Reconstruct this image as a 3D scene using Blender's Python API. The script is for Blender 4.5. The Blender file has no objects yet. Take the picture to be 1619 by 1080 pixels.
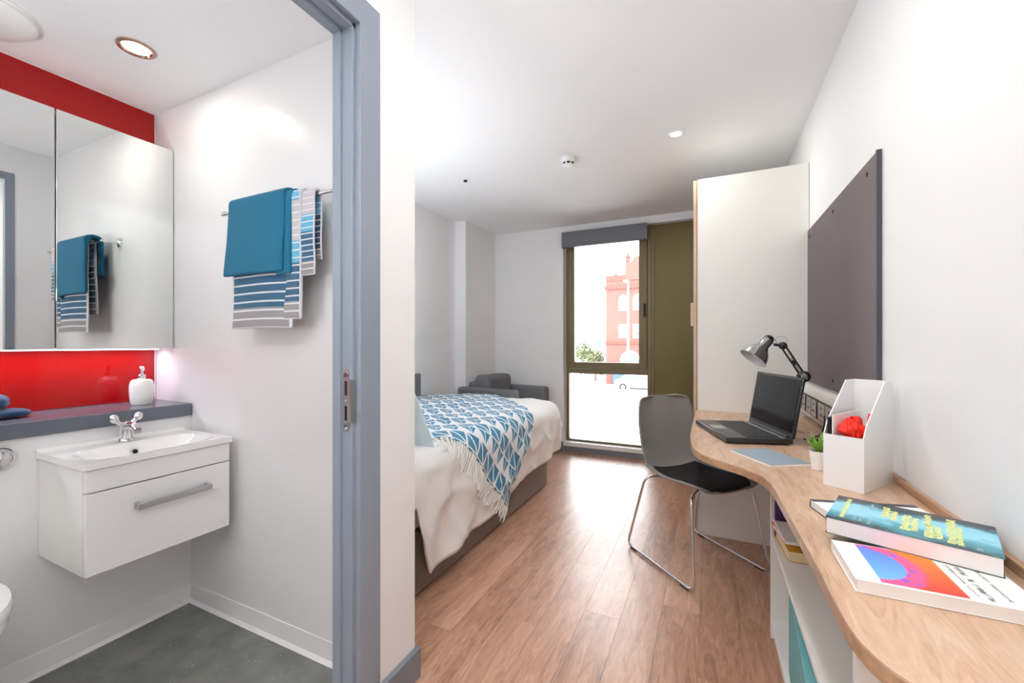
import bpy, bmesh, math, random
from mathutils import Vector, Matrix, noise
random.seed(7)
SC = bpy.context.scene
COL = SC.collection
R = math.radians
PI = math.pi

# ------------------------------------------------------------------ camera, world, light, exposure
cam_d = bpy.data.cameras.new('camera')
cam = bpy.data.objects.new('camera', cam_d)
COL.objects.link(cam)
SC.camera = cam
cam_d.sensor_width = 36.0
cam_d.lens = 662.0 / 1619.0 * 36.0
cam_d.shift_y = 4.0 / 1619.0
cam_d.clip_start = 0.02
cam_d.clip_end = 400
cam.location = (0, 0, 1.15)
cam.rotation_euler = (R(90), 0, math.atan2(313.5, 662.0))

SC.view_settings.view_transform = 'Standard'
SC.view_settings.look = 'None'
SC.view_settings.gamma = 1
SC.view_settings.use_curve_mapping = False
SC.view_settings.exposure = 0.33
SC.cycles.use_denoising = True
SC.cycles.max_bounces = 10
SC.cycles.diffuse_bounces = 6
SC.cycles.glossy_bounces = 5
SC.cycles.sample_clamp_indirect = 6.0
SC.cycles.caustics_reflective = False
SC.cycles.caustics_refractive = False

W = bpy.data.worlds.new('overcast_sky')
SC.world = W
W.use_nodes = True
bg = W.node_tree.nodes['Background']
bg.inputs[0].default_value = (0.93, 0.965, 1.0, 1)
bg.inputs[1].default_value = 7.5

def lamp(name, kind, loc, energy, color=(1, 1, 1), rot=(0, 0, 0), **k):
    d = bpy.data.lights.new(name, kind)
    d.energy = energy
    d.color = color
    for a, v in k.items():
        setattr(d, a, v)
    o = bpy.data.objects.new(name, d)
    o.location = loc
    o.rotation_euler = rot
    COL.objects.link(o)
    return o

# daylight portal in the window opening (only guides the sky light through the glass)
po = lamp('window_portal', 'AREA', (-0.99, 4.62, 1.22), 1, rot=(R(-90), 0, 0), shape='RECTANGLE', size=0.95, size_y=2.3)
po.data.cycles.is_portal = True
# lamps of the ceiling fittings (their fittings are built further down)
DOWNLIGHTS = [(-0.185, 2.695), (-0.185, 1.15), (-0.185, -0.75)]  # first is in view; the other two are added unseen for their light
for dx, dy in DOWNLIGHTS:
    lamp('downlight_lamp', 'AREA', (dx, dy, 2.408), 5, (1.0, 0.95, 0.88), shape='DISK', size=0.06)
# bounce lamps added out of view to brighten the bedroom and bathroom ceilings
lamp('bounce_light', 'AREA', (-0.25, -0.75, 1.70), 45, (0.93, 0.97, 1.0), rot=(R(180 - 14), 0, 0), shape='DISK', size=0.5, spread=R(125))
lamp('bedside_bounce_light', 'AREA', (-1.85, 1.80, 1.20), 10, (0.93, 0.97, 1.0), rot=(R(180), 0, 0), shape='DISK', size=0.8)
lamp('bathroom_bounce_light', 'AREA', (-1.50, -0.45, 1.15), 11, (0.96, 0.98, 1.0), rot=(R(180 - 10), 0, 0), shape='DISK', size=0.4)
lamp('bathroom_downlight_and_fill', 'AREA', (-1.927, 0.809, 2.238), 1.6, (1.0, 0.93, 0.84), shape='DISK', size=0.07)
lamp('bathroom_downlight_and_fill', 'AREA', (-1.50, -0.45, 2.238), 3.5, (1.0, 0.975, 0.95), shape='DISK', size=0.25)  # added fill lamp, out of view and without a fitting
lamp('cabinet_strip_lamp', 'AREA', (-2.335, 0.1, 1.120), 3.2, (0.86, 0.84, 1.0), shape='RECTANGLE', size=0.02, size_y=1.9)

# ------------------------------------------------------------------ materials
def S(r, g, b):
    f = lambda c: (c / 255 / 12.92) if c / 255 <= 0.04045 else ((c / 255 + 0.055) / 1.055) ** 2.4
    return (f(r), f(g), f(b), 1)

def mat(name, col, rough=0.5, metal=0.0, spec=0.5, noise_amt=0.0, noise_scale=40, bump=0.0, bump_scale=200,
        coat=0.0, sheen=0.0, emit=None, estr=0.0, trans=0.0, ior=1.45):
    m = bpy.data.materials.new(name)
    m.use_nodes = True
    nt = m.node_tree
    b = nt.nodes['Principled BSDF']
    b.inputs['Base Color'].default_value = col
    b.inputs['Roughness'].default_value = rough
    b.inputs['Metallic'].default_value = metal
    b.inputs['Specular IOR Level'].default_value = spec
    b.inputs['Coat Weight'].default_value = coat
    b.inputs['Sheen Weight'].default_value = sheen
    b.inputs['Transmission Weight'].default_value = trans
    b.inputs['IOR'].default_value = ior
    if emit:
        b.inputs['Emission Color'].default_value = emit
        b.inputs['Emission Strength'].default_value = estr
    tc = nt.nodes.new('ShaderNodeTexCoord')
    if noise_amt:
        n = nt.nodes.new('ShaderNodeTexNoise')
        n.inputs['Scale'].default_value = noise_scale
        n.inputs['Detail'].default_value = 4
        nt.links.new(tc.outputs['Object'], n.inputs['Vector'])
        mx = nt.nodes.new('ShaderNodeMix')
        mx.data_type = 'RGBA'
        mx.inputs[6].default_value = tuple(c * (1 - noise_amt) for c in col[:3]) + (1,)
        mx.inputs[7].default_value = tuple(min(1, c * (1 + noise_amt)) for c in col[:3]) + (1,)
        nt.links.new(n.outputs['Fac'], mx.inputs[0])
        nt.links.new(mx.outputs[2], b.inputs['Base Color'])
    if bump:
        n2 = nt.nodes.new('ShaderNodeTexNoise')
        n2.inputs['Scale'].default_value = bump_scale
        nt.links.new(tc.outputs['Object'], n2.inputs['Vector'])
        bp = nt.nodes.new('ShaderNodeBump')
        bp.inputs['Strength'].default_value = bump
        bp.inputs['Distance'].default_value = 0.002
        nt.links.new(n2.outputs['Fac'], bp.inputs['Height'])
        nt.links.new(bp.outputs['Normal'], b.inputs['Normal'])
    return m

class NT:
    """tiny node-graph helper"""
    def __init__(s, m):
        s.t = m.node_tree
        s.b = s.t.nodes['Principled BSDF']
    def n(s, typ, **k):
        x = s.t.nodes.new(typ)
        for a, v in k.items():
            setattr(x, a, v)
        return x
    def l(s, a, b):
        s.t.links.new(a, b)
    def m(s, op, a, b=None, c=None):
        x = s.t.nodes.new('ShaderNodeMath')
        x.operation = op
        for i, v in enumerate((a, b, c)):
            if v is None:
                continue
            if isinstance(v, (int, float)):
                x.inputs[i].default_value = v
            else:
                s.l(v, x.inputs[i])
        return x.outputs[0]
    def mix(s, f, a, b):
        x = s.t.nodes.new('ShaderNodeMix')
        x.data_type = 'RGBA'
        for i, v in ((0, f), (6, a), (7, b)):
            if isinstance(v, (int, float, tuple)):
                x.inputs[i].default_value = v
            else:
                s.l(v, x.inputs[i])
        return x.outputs[2]
    def ramp(s, f, stops, interp='LINEAR'):
        x = s.t.nodes.new('ShaderNodeValToRGB')
        x.color_ramp.interpolation = interp
        e = x.color_ramp.elements
        while len(e) > 1:
            e.remove(e[-1])
        e[0].position, e[0].color = stops[0]
        for p, c in stops[1:]:
            q = e.new(p)
            q.color = c
        s.l(f, x.inputs[0])
        return x.outputs[0]

M = {}
M['wall'] = mat('wall_paint', S(240, 241, 242), 0.6, noise_amt=0.01, noise_scale=3, bump=0.05, bump_scale=300)
M['ceiling'] = mat('ceiling_paint', S(240, 240, 241), 0.8, noise_amt=0.01, noise_scale=2)
M['bathwall'] = mat('bathroom_wall_panel', S(238, 238, 238), 0.24, spec=0.35, noise_amt=0.01, noise_scale=2)
M['white'] = mat('white_gloss', S(243, 243, 243), 0.15)
M['white_matt'] = mat('white_laminate', S(238, 237, 232), 0.35, noise_amt=0.01, noise_scale=5)
M['ceramic'] = mat('ceramic', S(247, 246, 243), 0.06, coat=0.5)
M['red'] = mat('red_glass_panel', S(158, 1, 3), 0.05, coat=0.15, spec=0.45)
M['redtrim'] = mat('panel_trim', S(240, 225, 225), 0.3)
M['mirror'] = mat('mirror_glass', (0.86, 0.88, 0.86, 1), 0.01, metal=1)
M['chrome'] = mat('chrome', (0.72, 0.72, 0.74, 1), 0.09, metal=1)
M['steel'] = mat('brushed_steel', (0.50, 0.49, 0.48, 1), 0.28, metal=1)
M['frame'] = mat('door_frame_paint', S(138, 147, 159), 0.32, noise_amt=0.02, noise_scale=8)
M['skirt'] = mat('skirting_paint', S(120, 126, 137), 0.35)
M['worktop'] = mat('grey_worktop', S(96, 101, 110), 0.22, noise_amt=0.12, noise_scale=250)
M['teal_towel'] = mat('teal_terry', S(4, 102, 134), 0.95, sheen=0.1, noise_amt=0.12, noise_scale=120, bump=0.8, bump_scale=700)
M['navy_towel'] = mat('navy_terry', S(14, 54, 92), 0.95, sheen=0.3, noise_amt=0.2, noise_scale=120, bump=0.8, bump_scale=700)
M['duvet'] = mat('white_cotton', S(240, 240, 240), 0.85, sheen=0.1, bump=0.15, bump_scale=60)
M['cushion'] = mat('aqua_cotton', S(205, 228, 236), 0.85, noise_amt=0.03, noise_scale=200, bump=0.3, bump_scale=400)
M['bedbase'] = mat('taupe_weave', S(130, 118, 110), 0.9, noise_amt=0.06, noise_scale=500, bump=0.3, bump_scale=600)
M['arm'] = mat('charcoal_weave', S(118, 120, 124), 0.95, noise_amt=0.12, noise_scale=400, bump=0.4, bump_scale=500)
M['armlight'] = mat('grey_piping_fabric', S(128, 130, 133), 0.95, noise_amt=0.1, noise_scale=400)
M['bronze'] = mat('olive_bronze_metal', S(116, 104, 74), 0.38, metal=0.25, noise_amt=0.03, noise_scale=6)
M['bronze_panel'] = mat('olive_bronze_panel', S(108, 98, 62), 0.42, metal=0.35, noise_amt=0.04, noise_scale=3)
M['blind'] = mat('blind_grey', S(112, 115, 122), 0.6, noise_amt=0.02, noise_scale=100)
M['darkmetal'] = mat('dark_metal', S(52, 50, 46), 0.4, metal=0.3)
M['board'] = mat('notice_board_felt', S(104, 92, 96), 0.6, noise_amt=0.03, noise_scale=300)
M['boardedge'] = mat('notice_board_edge', S(66, 64, 72), 0.5)
M['black'] = mat('black_plastic', S(22, 22, 23), 0.35)
M['blackgloss'] = mat('black_screen', S(14, 15, 17), 0.12)
M['laptop'] = mat('laptop_body', S(34, 34, 36), 0.30, noise_amt=0.05, noise_scale=50)
M['key'] = mat('key_caps', S(24, 24, 26), 0.45)
M['pad'] = mat('seat_pad_felt', S(20, 19, 20), 0.8, noise_amt=0.15, noise_scale=400)
M['shell'] = mat('grey_shell_plastic', S(136, 132, 130), 0.32)
M['emit'] = mat('lamp_glow', (1, 1, 1, 1), 0.5, emit=(1, 0.96, 0.88, 1), estr=7)
M['emit_panel'] = mat('panel_diffuser', (1, 1, 1, 1), 0.5, emit=(1, 0.98, 0.95, 1), estr=2.5)
M['led'] = mat('led_strip', (1, 1, 1, 1), 0.5, emit=(0.85, 0.84, 1, 1), estr=4)
M['copper'] = mat('downlight_rim', S(196, 160, 140), 0.2, metal=1)
M['plastic'] = mat('white_plastic', S(238, 238, 236), 0.4)
M['paper'] = mat('white_paper', S(243, 241, 238), 0.8)
M['page'] = mat('page_block', S(240, 236, 232), 0.85)
M['redthing'] = mat('red_fabric', S(235, 44, 28), 0.6, noise_amt=0.25, noise_scale=60)
M['leaf'] = mat('plant_leaf', S(120, 168, 62), 0.5, noise_amt=0.25, noise_scale=60)
M['soil'] = mat('potting_soil', S(60, 46, 36), 0.95, noise_amt=0.3, noise_scale=300)
M['bluegrey'] = mat('notebook_cover', S(140, 156, 166), 0.5, noise_amt=0.04, noise_scale=60)
M['tealbox'] = mat('teal_card', S(104, 164, 168), 0.6, noise_amt=0.03, noise_scale=20)
M['yellow'] = mat('yellow_cover', S(214, 158, 44), 0.4, noise_amt=0.1, noise_scale=30)
M['orange'] = mat('orange_cover', S(226, 118, 58), 0.4, noise_amt=0.2, noise_scale=60)
M['purple'] = mat('purple_cover', S(66, 34, 92), 0.4, noise_amt=0.3, noise_scale=60)
M['magenta'] = mat('dark_magenta_cover', S(84, 12, 48), 0.4, noise_amt=0.3, noise_scale=60)
M['cream'] = mat('cream_pages', S(226, 206, 168), 0.85)
M['printyellow'] = mat('yellow_green_print', S(222, 226, 150), 0.6, noise_amt=0.08, noise_scale=300)
M['printwhite'] = mat('pale_print', S(200, 222, 230), 0.6)
M['printgrey'] = mat('grey_print', S(188, 188, 184), 0.7)
M['screw'] = mat('screw_black', S(24, 22, 24), 0.4)
M['trunk'] = mat('trunking_plastic', S(232, 228, 222), 0.4)
M['aqua'] = mat('silver_shade', (0.50, 0.50, 0.50, 1), 0.16, metal=1.0)
M['shade_in'] = mat('shade_inside', S(214, 214, 216), 0.35)
M['bulb'] = mat('bulb_glass', S(240, 240, 240), 0.15)
M['throwfringe'] = mat('fringe_cotton', S(236, 236, 232), 0.9)
M['black_inner'] = mat('recess_black', S(10, 10, 10), 0.8)

def glass_mat():
    m = bpy.data.materials.new('window_glass')
    m.use_nodes = True
    t = m.node_tree
    t.nodes.clear()
    o = t.nodes.new('ShaderNodeOutputMaterial')
    mx = t.nodes.new('ShaderNodeMixShader')
    a = t.nodes.new('ShaderNodeBsdfTransparent')
    g = t.nodes.new('ShaderNodeBsdfGlossy')
    g.inputs['Roughness'].default_value = 0.02
    fr = t.nodes.new('ShaderNodeFresnel')
    fr.inputs[0].default_value = 1.45
    t.links.new(fr.outputs[0], mx.inputs[0])
    t.links.new(a.outputs[0], mx.inputs[1])
    t.links.new(g.outputs[0], mx.inputs[2])
    t.links.new(mx.outputs[0], o.inputs[0])
    return m
M['glass'] = glass_mat()

def wood_mat(name, c1, c2, c3, axis, rough, scale=1.0, per_obj=0.0, knots=0.5, stretch=9.0):
    m = mat(name, c1, rough)
    g = NT(m)
    tc = g.n('ShaderNodeTexCoord')
    mp = g.n('ShaderNodeMapping')
    sc = [scale * stretch] * 3
    sc[axis] = scale
    mp.inputs['Scale'].default_value = sc
    src = tc.outputs['Object']
    if per_obj:
        oi = g.n('ShaderNodeObjectInfo')
        va = g.n('ShaderNodeVectorMath', operation='ADD')
        cb = g.n('ShaderNodeCombineXYZ')
        g.l(g.m('MULTIPLY', oi.outputs['Random'], 37.0), cb.inputs[0])
        g.l(g.m('MULTIPLY', oi.outputs['Random'], 91.0), cb.inputs[1])
        g.l(src, va.inputs[0])
        g.l(cb.outputs[0], va.inputs[1])
        src = va.outputs[0]
    g.l(src, mp.inputs[0])
    n1 = g.n('ShaderNodeTexNoise')
    n1.inputs['Scale'].default_value = 1.6
    n1.inputs['Detail'].default_value = 5
    n1.inputs['Distortion'].default_value = knots
    g.l(mp.outputs[0], n1.inputs['Vector'])
    n2 = g.n('ShaderNodeTexNoise')
    n2.inputs['Scale'].default_value = 9
    n2.inputs['Detail'].default_value = 6
    n2.inputs['Roughness'].default_value = 0.7
    g.l(mp.outputs[0], n2.inputs['Vector'])
    # growth-ring bands from a contour of the big noise
    rings = g.m('FRACT', g.m('MULTIPLY', n1.outputs['Fac'], 9.0))
    rings = g.m('ABSOLUTE', g.m('SUBTRACT', rings, 0.5))
    f = g.m('ADD', g.m('MULTIPLY', n1.outputs['Fac'], 0.55), g.m('MULTIPLY', n2.outputs['Fac'], 0.40))
    f = g.m('ADD', f, g.m('MULTIPLY', rings, 0.22))
    if per_obj:
        f = g.m('ADD', f, g.m('MULTIPLY', g.m('SUBTRACT', oi.outputs['Random'], 0.5), per_obj))
    col = g.ramp(f, [(0.30, c3), (0.50, c1), (0.72, c2)])
    g.l(col, g.b.inputs['Base Color'])
    bp = g.n('ShaderNodeBump')
    bp.inputs['Strength'].default_value = 0.10
    bp.inputs['Distance'].default_value = 0.002
    g.l(n2.outputs['Fac'], bp.inputs['Height'])
    g.l(bp.outputs['Normal'], g.b.inputs['Normal'])
    return m
M['floor'] = wood_mat('oak_vinyl', S(176, 132, 107), S(205, 163, 139), S(130, 90, 68), 1, 0.34, 1.5, per_obj=0.12, knots=0.9, stretch=7)
M['floor'].node_tree.nodes['Principled BSDF'].inputs['Specular IOR Level'].default_value = 0.8
M['floor'].node_tree.nodes['Principled BSDF'].inputs['Coat Weight'].default_value = 0.25
M['floor'].node_tree.nodes['Principled BSDF'].inputs['Coat Roughness'].default_value = 0.28
M['subfloor'] = mat('floor_joint', S(92, 66, 54), 0.7)
M['desk'] = wood_mat('desk_oak', S(192, 158, 130), S(214, 186, 160), S(150, 114, 86), 1, 0.32, 1.6, knots=1.2, stretch=6)
M['deskedge'] = wood_mat('desk_oak_edge', S(168, 130, 98), S(190, 156, 126), S(136, 98, 68), 1, 0.35, 1.6, stretch=6)
M['woodedge'] = wood_mat('wardrobe_oak_edge', S(204, 174, 148), S(222, 196, 174), S(176, 142, 114), 2, 0.4, 2.0, stretch=8)

def speckle_mat():
    m = mat('safety_vinyl', S(98, 99, 96), 0.35)
    g = NT(m)
    tc = g.n('ShaderNodeTexCoord')
    v = g.n('ShaderNodeTexVoronoi')
    v.inputs['Scale'].default_value = 70
    g.l(tc.outputs['Object'], v.inputs['Vector'])
    n = g.n('ShaderNodeTexNoise')
    n.inputs['Scale'].default_value = 9
    n.inputs['Detail'].default_value = 6
    g.l(tc.outputs['Object'], n.inputs['Vector'])
    base = g.ramp(n.outputs['Fac'], [(0.3, S(100, 101, 98)), (0.7, S(126, 127, 122))])
    wn = g.n('ShaderNodeSeparateColor')
    g.l(v.outputs['Color'], wn.inputs[0])
    spot = g.m('MULTIPLY', g.m('LESS_THAN', v.outputs['Distance'], 0.16), g.m('GREATER_THAN', wn.outputs[0], 0.72))
    g.l(g.mix(spot, base, S(176, 174, 168)), g.b.inputs['Base Color'])
    return m
M['bathfloor'] = speckle_mat()

def stripe_mat():
    """towel stripes woven into the cloth, by the cloth's own UV (v runs from the front hem up)"""
    m = mat('striped_terry', S(200, 200, 200), 0.95, sheen=0.3)
    g = NT(m)
    uv = g.n('ShaderNodeUVMap')
    sp = g.n('ShaderNodeSeparateXYZ')
    g.l(uv.outputs[0], sp.inputs[0])
    v = sp.outputs[1]
    gr, bl, lb, pk = S(150, 146, 148), S(20, 88, 122), S(96, 178, 214), S(206, 200, 204)
    band = g.ramp(v, [(0.0, gr), (0.085, bl), (0.265, lb), (0.37, pk), (0.56, lb), (0.72, S(16, 60, 92)), (0.93, gr)], 'CONSTANT')
    line = g.m('LESS_THAN', g.m('FRACT', g.m('MULTIPLY', v, 28.0)), 0.20)
    u = g.m('PINGPONG', sp.outputs[0], 0.5)
    edge = g.m('LESS_THAN', u, 0.04)
    f = g.m('MAXIMUM', line, edge)
    g.l(g.mix(f, band, S(232, 234, 238)), g.b.inputs['Base Color'])
    n = g.n('ShaderNodeTexNoise')
    n.inputs['Scale'].default_value = 600
    bp = g.n('ShaderNodeBump')
    bp.inputs['Strength'].default_value = 0.5
    bp.inputs['Distance'].default_value = 0.002
    g.l(n.outputs['Fac'], bp.inputs['Height'])
    g.l(bp.outputs['Normal'], g.b.inputs['Normal'])
    return m
M['stripes'] = stripe_mat()

def throw_mat():
    """woven throw: rows of teal squares cut by a thin diagonal, alternating with rows of half-square triangles"""
    m = mat('woven_throw', S(230, 234, 238), 0.9, sheen=0.2)
    g = NT(m)
    uv = g.n('ShaderNodeUVMap')
    sp = g.n('ShaderNodeSeparateXYZ')
    g.l(uv.outputs[0], sp.inputs[0])
    C = 0.092
    cu = g.m('DIVIDE', sp.outputs[0], C)
    vv = g.m('SUBTRACT', sp.outputs[1], 0.012)
    cv = g.m('DIVIDE', vv, C)
    fu, fv = g.m('FRACT', cu), g.m('FRACT', cv)
    par = g.m('FRACT', g.m('MULTIPLY', g.m('FLOOR', cv), 0.5))      # 0 full row, .5 triangle row
    is_tri = g.m('GREATER_THAN', par, 0.25)
    def dist(a, b=0.5):
        return g.m('ABSOLUTE', g.m('SUBTRACT', a, b))
    grid = g.m('MAXIMUM', g.m('GREATER_THAN', dist(fu), 0.435), g.m('GREATER_THAN', dist(fv), 0.455))
    # full row: one white diagonal
    dg = g.m('LESS_THAN', g.m('ABSOLUTE', g.m('SUBTRACT', fu, fv)), 0.085)
    full = g.m('MULTIPLY', g.m('SUBTRACT', 1.0, grid), g.m('SUBTRACT', 1.0, dg))
    # triangle row: point towards the fringe (fv=0), base at fv=1, split by a centre line
    half = g.m('MULTIPLY', fv, 0.46)
    tri = g.m('LESS_THAN', dist(fu), half)
    tri = g.m('MULTIPLY', tri, g.m('GREATER_THAN', dist(fu), 0.03))
    tri = g.m('MULTIPLY', tri, g.m('LESS_THAN', fv, 0.95))
    f = g.m('ADD', g.m('MULTIPLY', tri, is_tri), g.m('MULTIPLY', full, g.m('SUBTRACT', 1.0, is_tri)))
    tone = g.mix(g.m('GREATER_THAN', fu, fv), S(44, 128, 164), S(66, 142, 178))
    n = g.n('ShaderNodeTexNoise')
    n.inputs['Scale'].default_value = 90
    tone = g.mix(g.m('MULTIPLY', n.outputs['Fac'], 0.45), tone, S(28, 96, 136))
    g.l(g.mix(f, S(232, 236, 240), tone), g.b.inputs['Base Color'])
    return m
M['throw'] = throw_mat()

def cover_teal():
    m = mat('teal_book_cover', S(60, 150, 170), 0.25)
    g = NT(m)
    tc = g.n('ShaderNodeTexCoord')
    mp = g.n('ShaderNodeMapping')
    mp.inputs['Scale'].default_value = (9, 14, 1)
    g.l(tc.outputs['Object'], mp.inputs[0])
    n = g.n('ShaderNodeTexNoise')
    n.inputs['Scale'].default_value = 1.4
    n.inputs['Detail'].default_value = 6
    n.inputs['Roughness'].default_value = 0.6
    g.l(mp.outputs[0], n.inputs['Vector'])
    sp = g.n('ShaderNodeSeparateXYZ')
    g.l(tc.outputs['Object'], sp.inputs[0])
    # dark along the far edge, bright band in the middle, darker teal near edge
    y = g.m('DIVIDE', sp.outputs[1], 0.168)
    f = g.m('ADD', y, g.m('MULTIPLY', g.m('SUBTRACT', n.outputs['Fac'], 0.5), 0.75))
    col = g.ramp(f, [(0.0, S(30, 66, 74)), (0.10, S(60, 128, 140)), (0.26, S(78, 160, 178)), (0.38, S(150, 218, 236)),
                     (0.66, S(140, 210, 232)), (0.76, S(40, 120, 138)), (0.86, S(34, 48, 58)), (1.0, S(38, 44, 52))])
    g.l(col, g.b.inputs['Base Color'])
    return m
M['cover_teal'] = cover_teal()

def cover_art():
    """generic abstract: blue half-oval, pink halo with purple flecks, orange ground (local x 0..0.103, y 0..0.14)"""
    m = mat('abstract_cover_picture', S(250, 100, 20), 0.3)
    g = NT(m)
    tc = g.n('ShaderNodeTexCoord')
    sp = g.n('ShaderNodeSeparateXYZ')
    g.l(tc.outputs['Object'], sp.inputs[0])
    dx = g.m('DIVIDE', sp.outputs[0], 0.050)
    dy = g.m('DIVIDE', g.m('SUBTRACT', sp.outputs[1], 0.072), 0.060)
    r = g.m('SQRT', g.m('ADD', g.m('MULTIPLY', dx, dx), g.m('MULTIPLY', dy, dy)))
    og = g.mix(g.m('DIVIDE', sp.outputs[1], 0.14), S(245, 48, 30), S(255, 130, 0))
    blue = g.mix(g.m('DIVIDE', sp.outputs[1], 0.14), S(110, 190, 255), S(70, 110, 235))
    v = g.n('ShaderNodeTexVoronoi')
    v.inputs['Scale'].default_value = 55
    g.l(tc.outputs['Object'], v.inputs['Vector'])
    fleck = g.m('LESS_THAN', v.outputs['Distance'], 0.33)
    halo = g.mix(fleck, S(236, 80, 140), S(150, 84, 200))
    hm = g.m('SUBTRACT', 1.0, g.m('MULTIPLY', g.m('SUBTRACT', r, 1.35), 5.0))
    hm.node.use_clamp = True
    c = g.mix(hm, og, halo)
    bm_ = g.m('MULTIPLY', g.m('SUBTRACT', 1.04, r), 14.0)
    bm_.node.use_clamp = True
    g.l(g.mix(bm_, c, blue), g.b.inputs['Base Color'])
    return m
M['art'] = cover_art()

def brick_mat():
    m = mat('red_brick', S(205, 120, 92), 0.9)
    g = NT(m)
    tc = g.n('ShaderNodeTexCoord')
    mp = g.n('ShaderNodeMapping')
    mp.inputs['Rotation'].default_value = (R(90), 0, 0)
    g.l(tc.outputs['Object'], mp.inputs[0])
    b = g.n('ShaderNodeTexBrick')
    b.inputs['Scale'].default_value = 2.2
    b.inputs['Color1'].default_value = S(122, 78, 70)
    b.inputs['Color2'].default_value = S(112, 70, 62)
    b.inputs['Mortar'].default_value = S(132, 98, 90)
    g.l(mp.outputs[0], b.inputs['Vector'])
    g.l(b.outputs[0], g.b.inputs['Base Color'])
    return m
M['brick'] = brick_mat()
M['brickplain'] = mat('brick_dressing', S(112, 72, 64), 0.9, noise_amt=0.1, noise_scale=2)
M['farglass'] = mat('far_window_glass', S(96, 116, 140), 0.15)
M['farwhite'] = mat('far_white_paint', S(220, 222, 224), 0.6)
M['asphalt'] = mat('asphalt', S(196, 196, 194), 0.9, noise_amt=0.05, noise_scale=2)
M['paving'] = mat('paving', S(208, 206, 200), 0.9, noise_amt=0.05, noise_scale=3)
M['shopblue'] = mat('blue_shopfront', S(70, 90, 122), 0.5)
M['carblack'] = mat('dark_car_paint', S(46, 50, 70), 0.2)
M['carwhite'] = mat('light_car_paint', S(190, 204, 220), 0.2)
M['tyre'] = mat('tyre', S(26, 26, 28), 0.8)
M['bark'] = mat('bark', S(110, 96, 84), 0.9)
M['foliage'] = mat('tree_leaves', S(104, 112, 74), 0.8, noise_amt=0.3, noise_scale=3)
M['pole'] = mat('grey_pole', S(190, 194, 198), 0.5)
M['render'] = mat('pale_render', S(214, 216, 220), 0.9)
M['slate'] = mat('slate_roof', S(150, 156, 168), 0.8)

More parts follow.
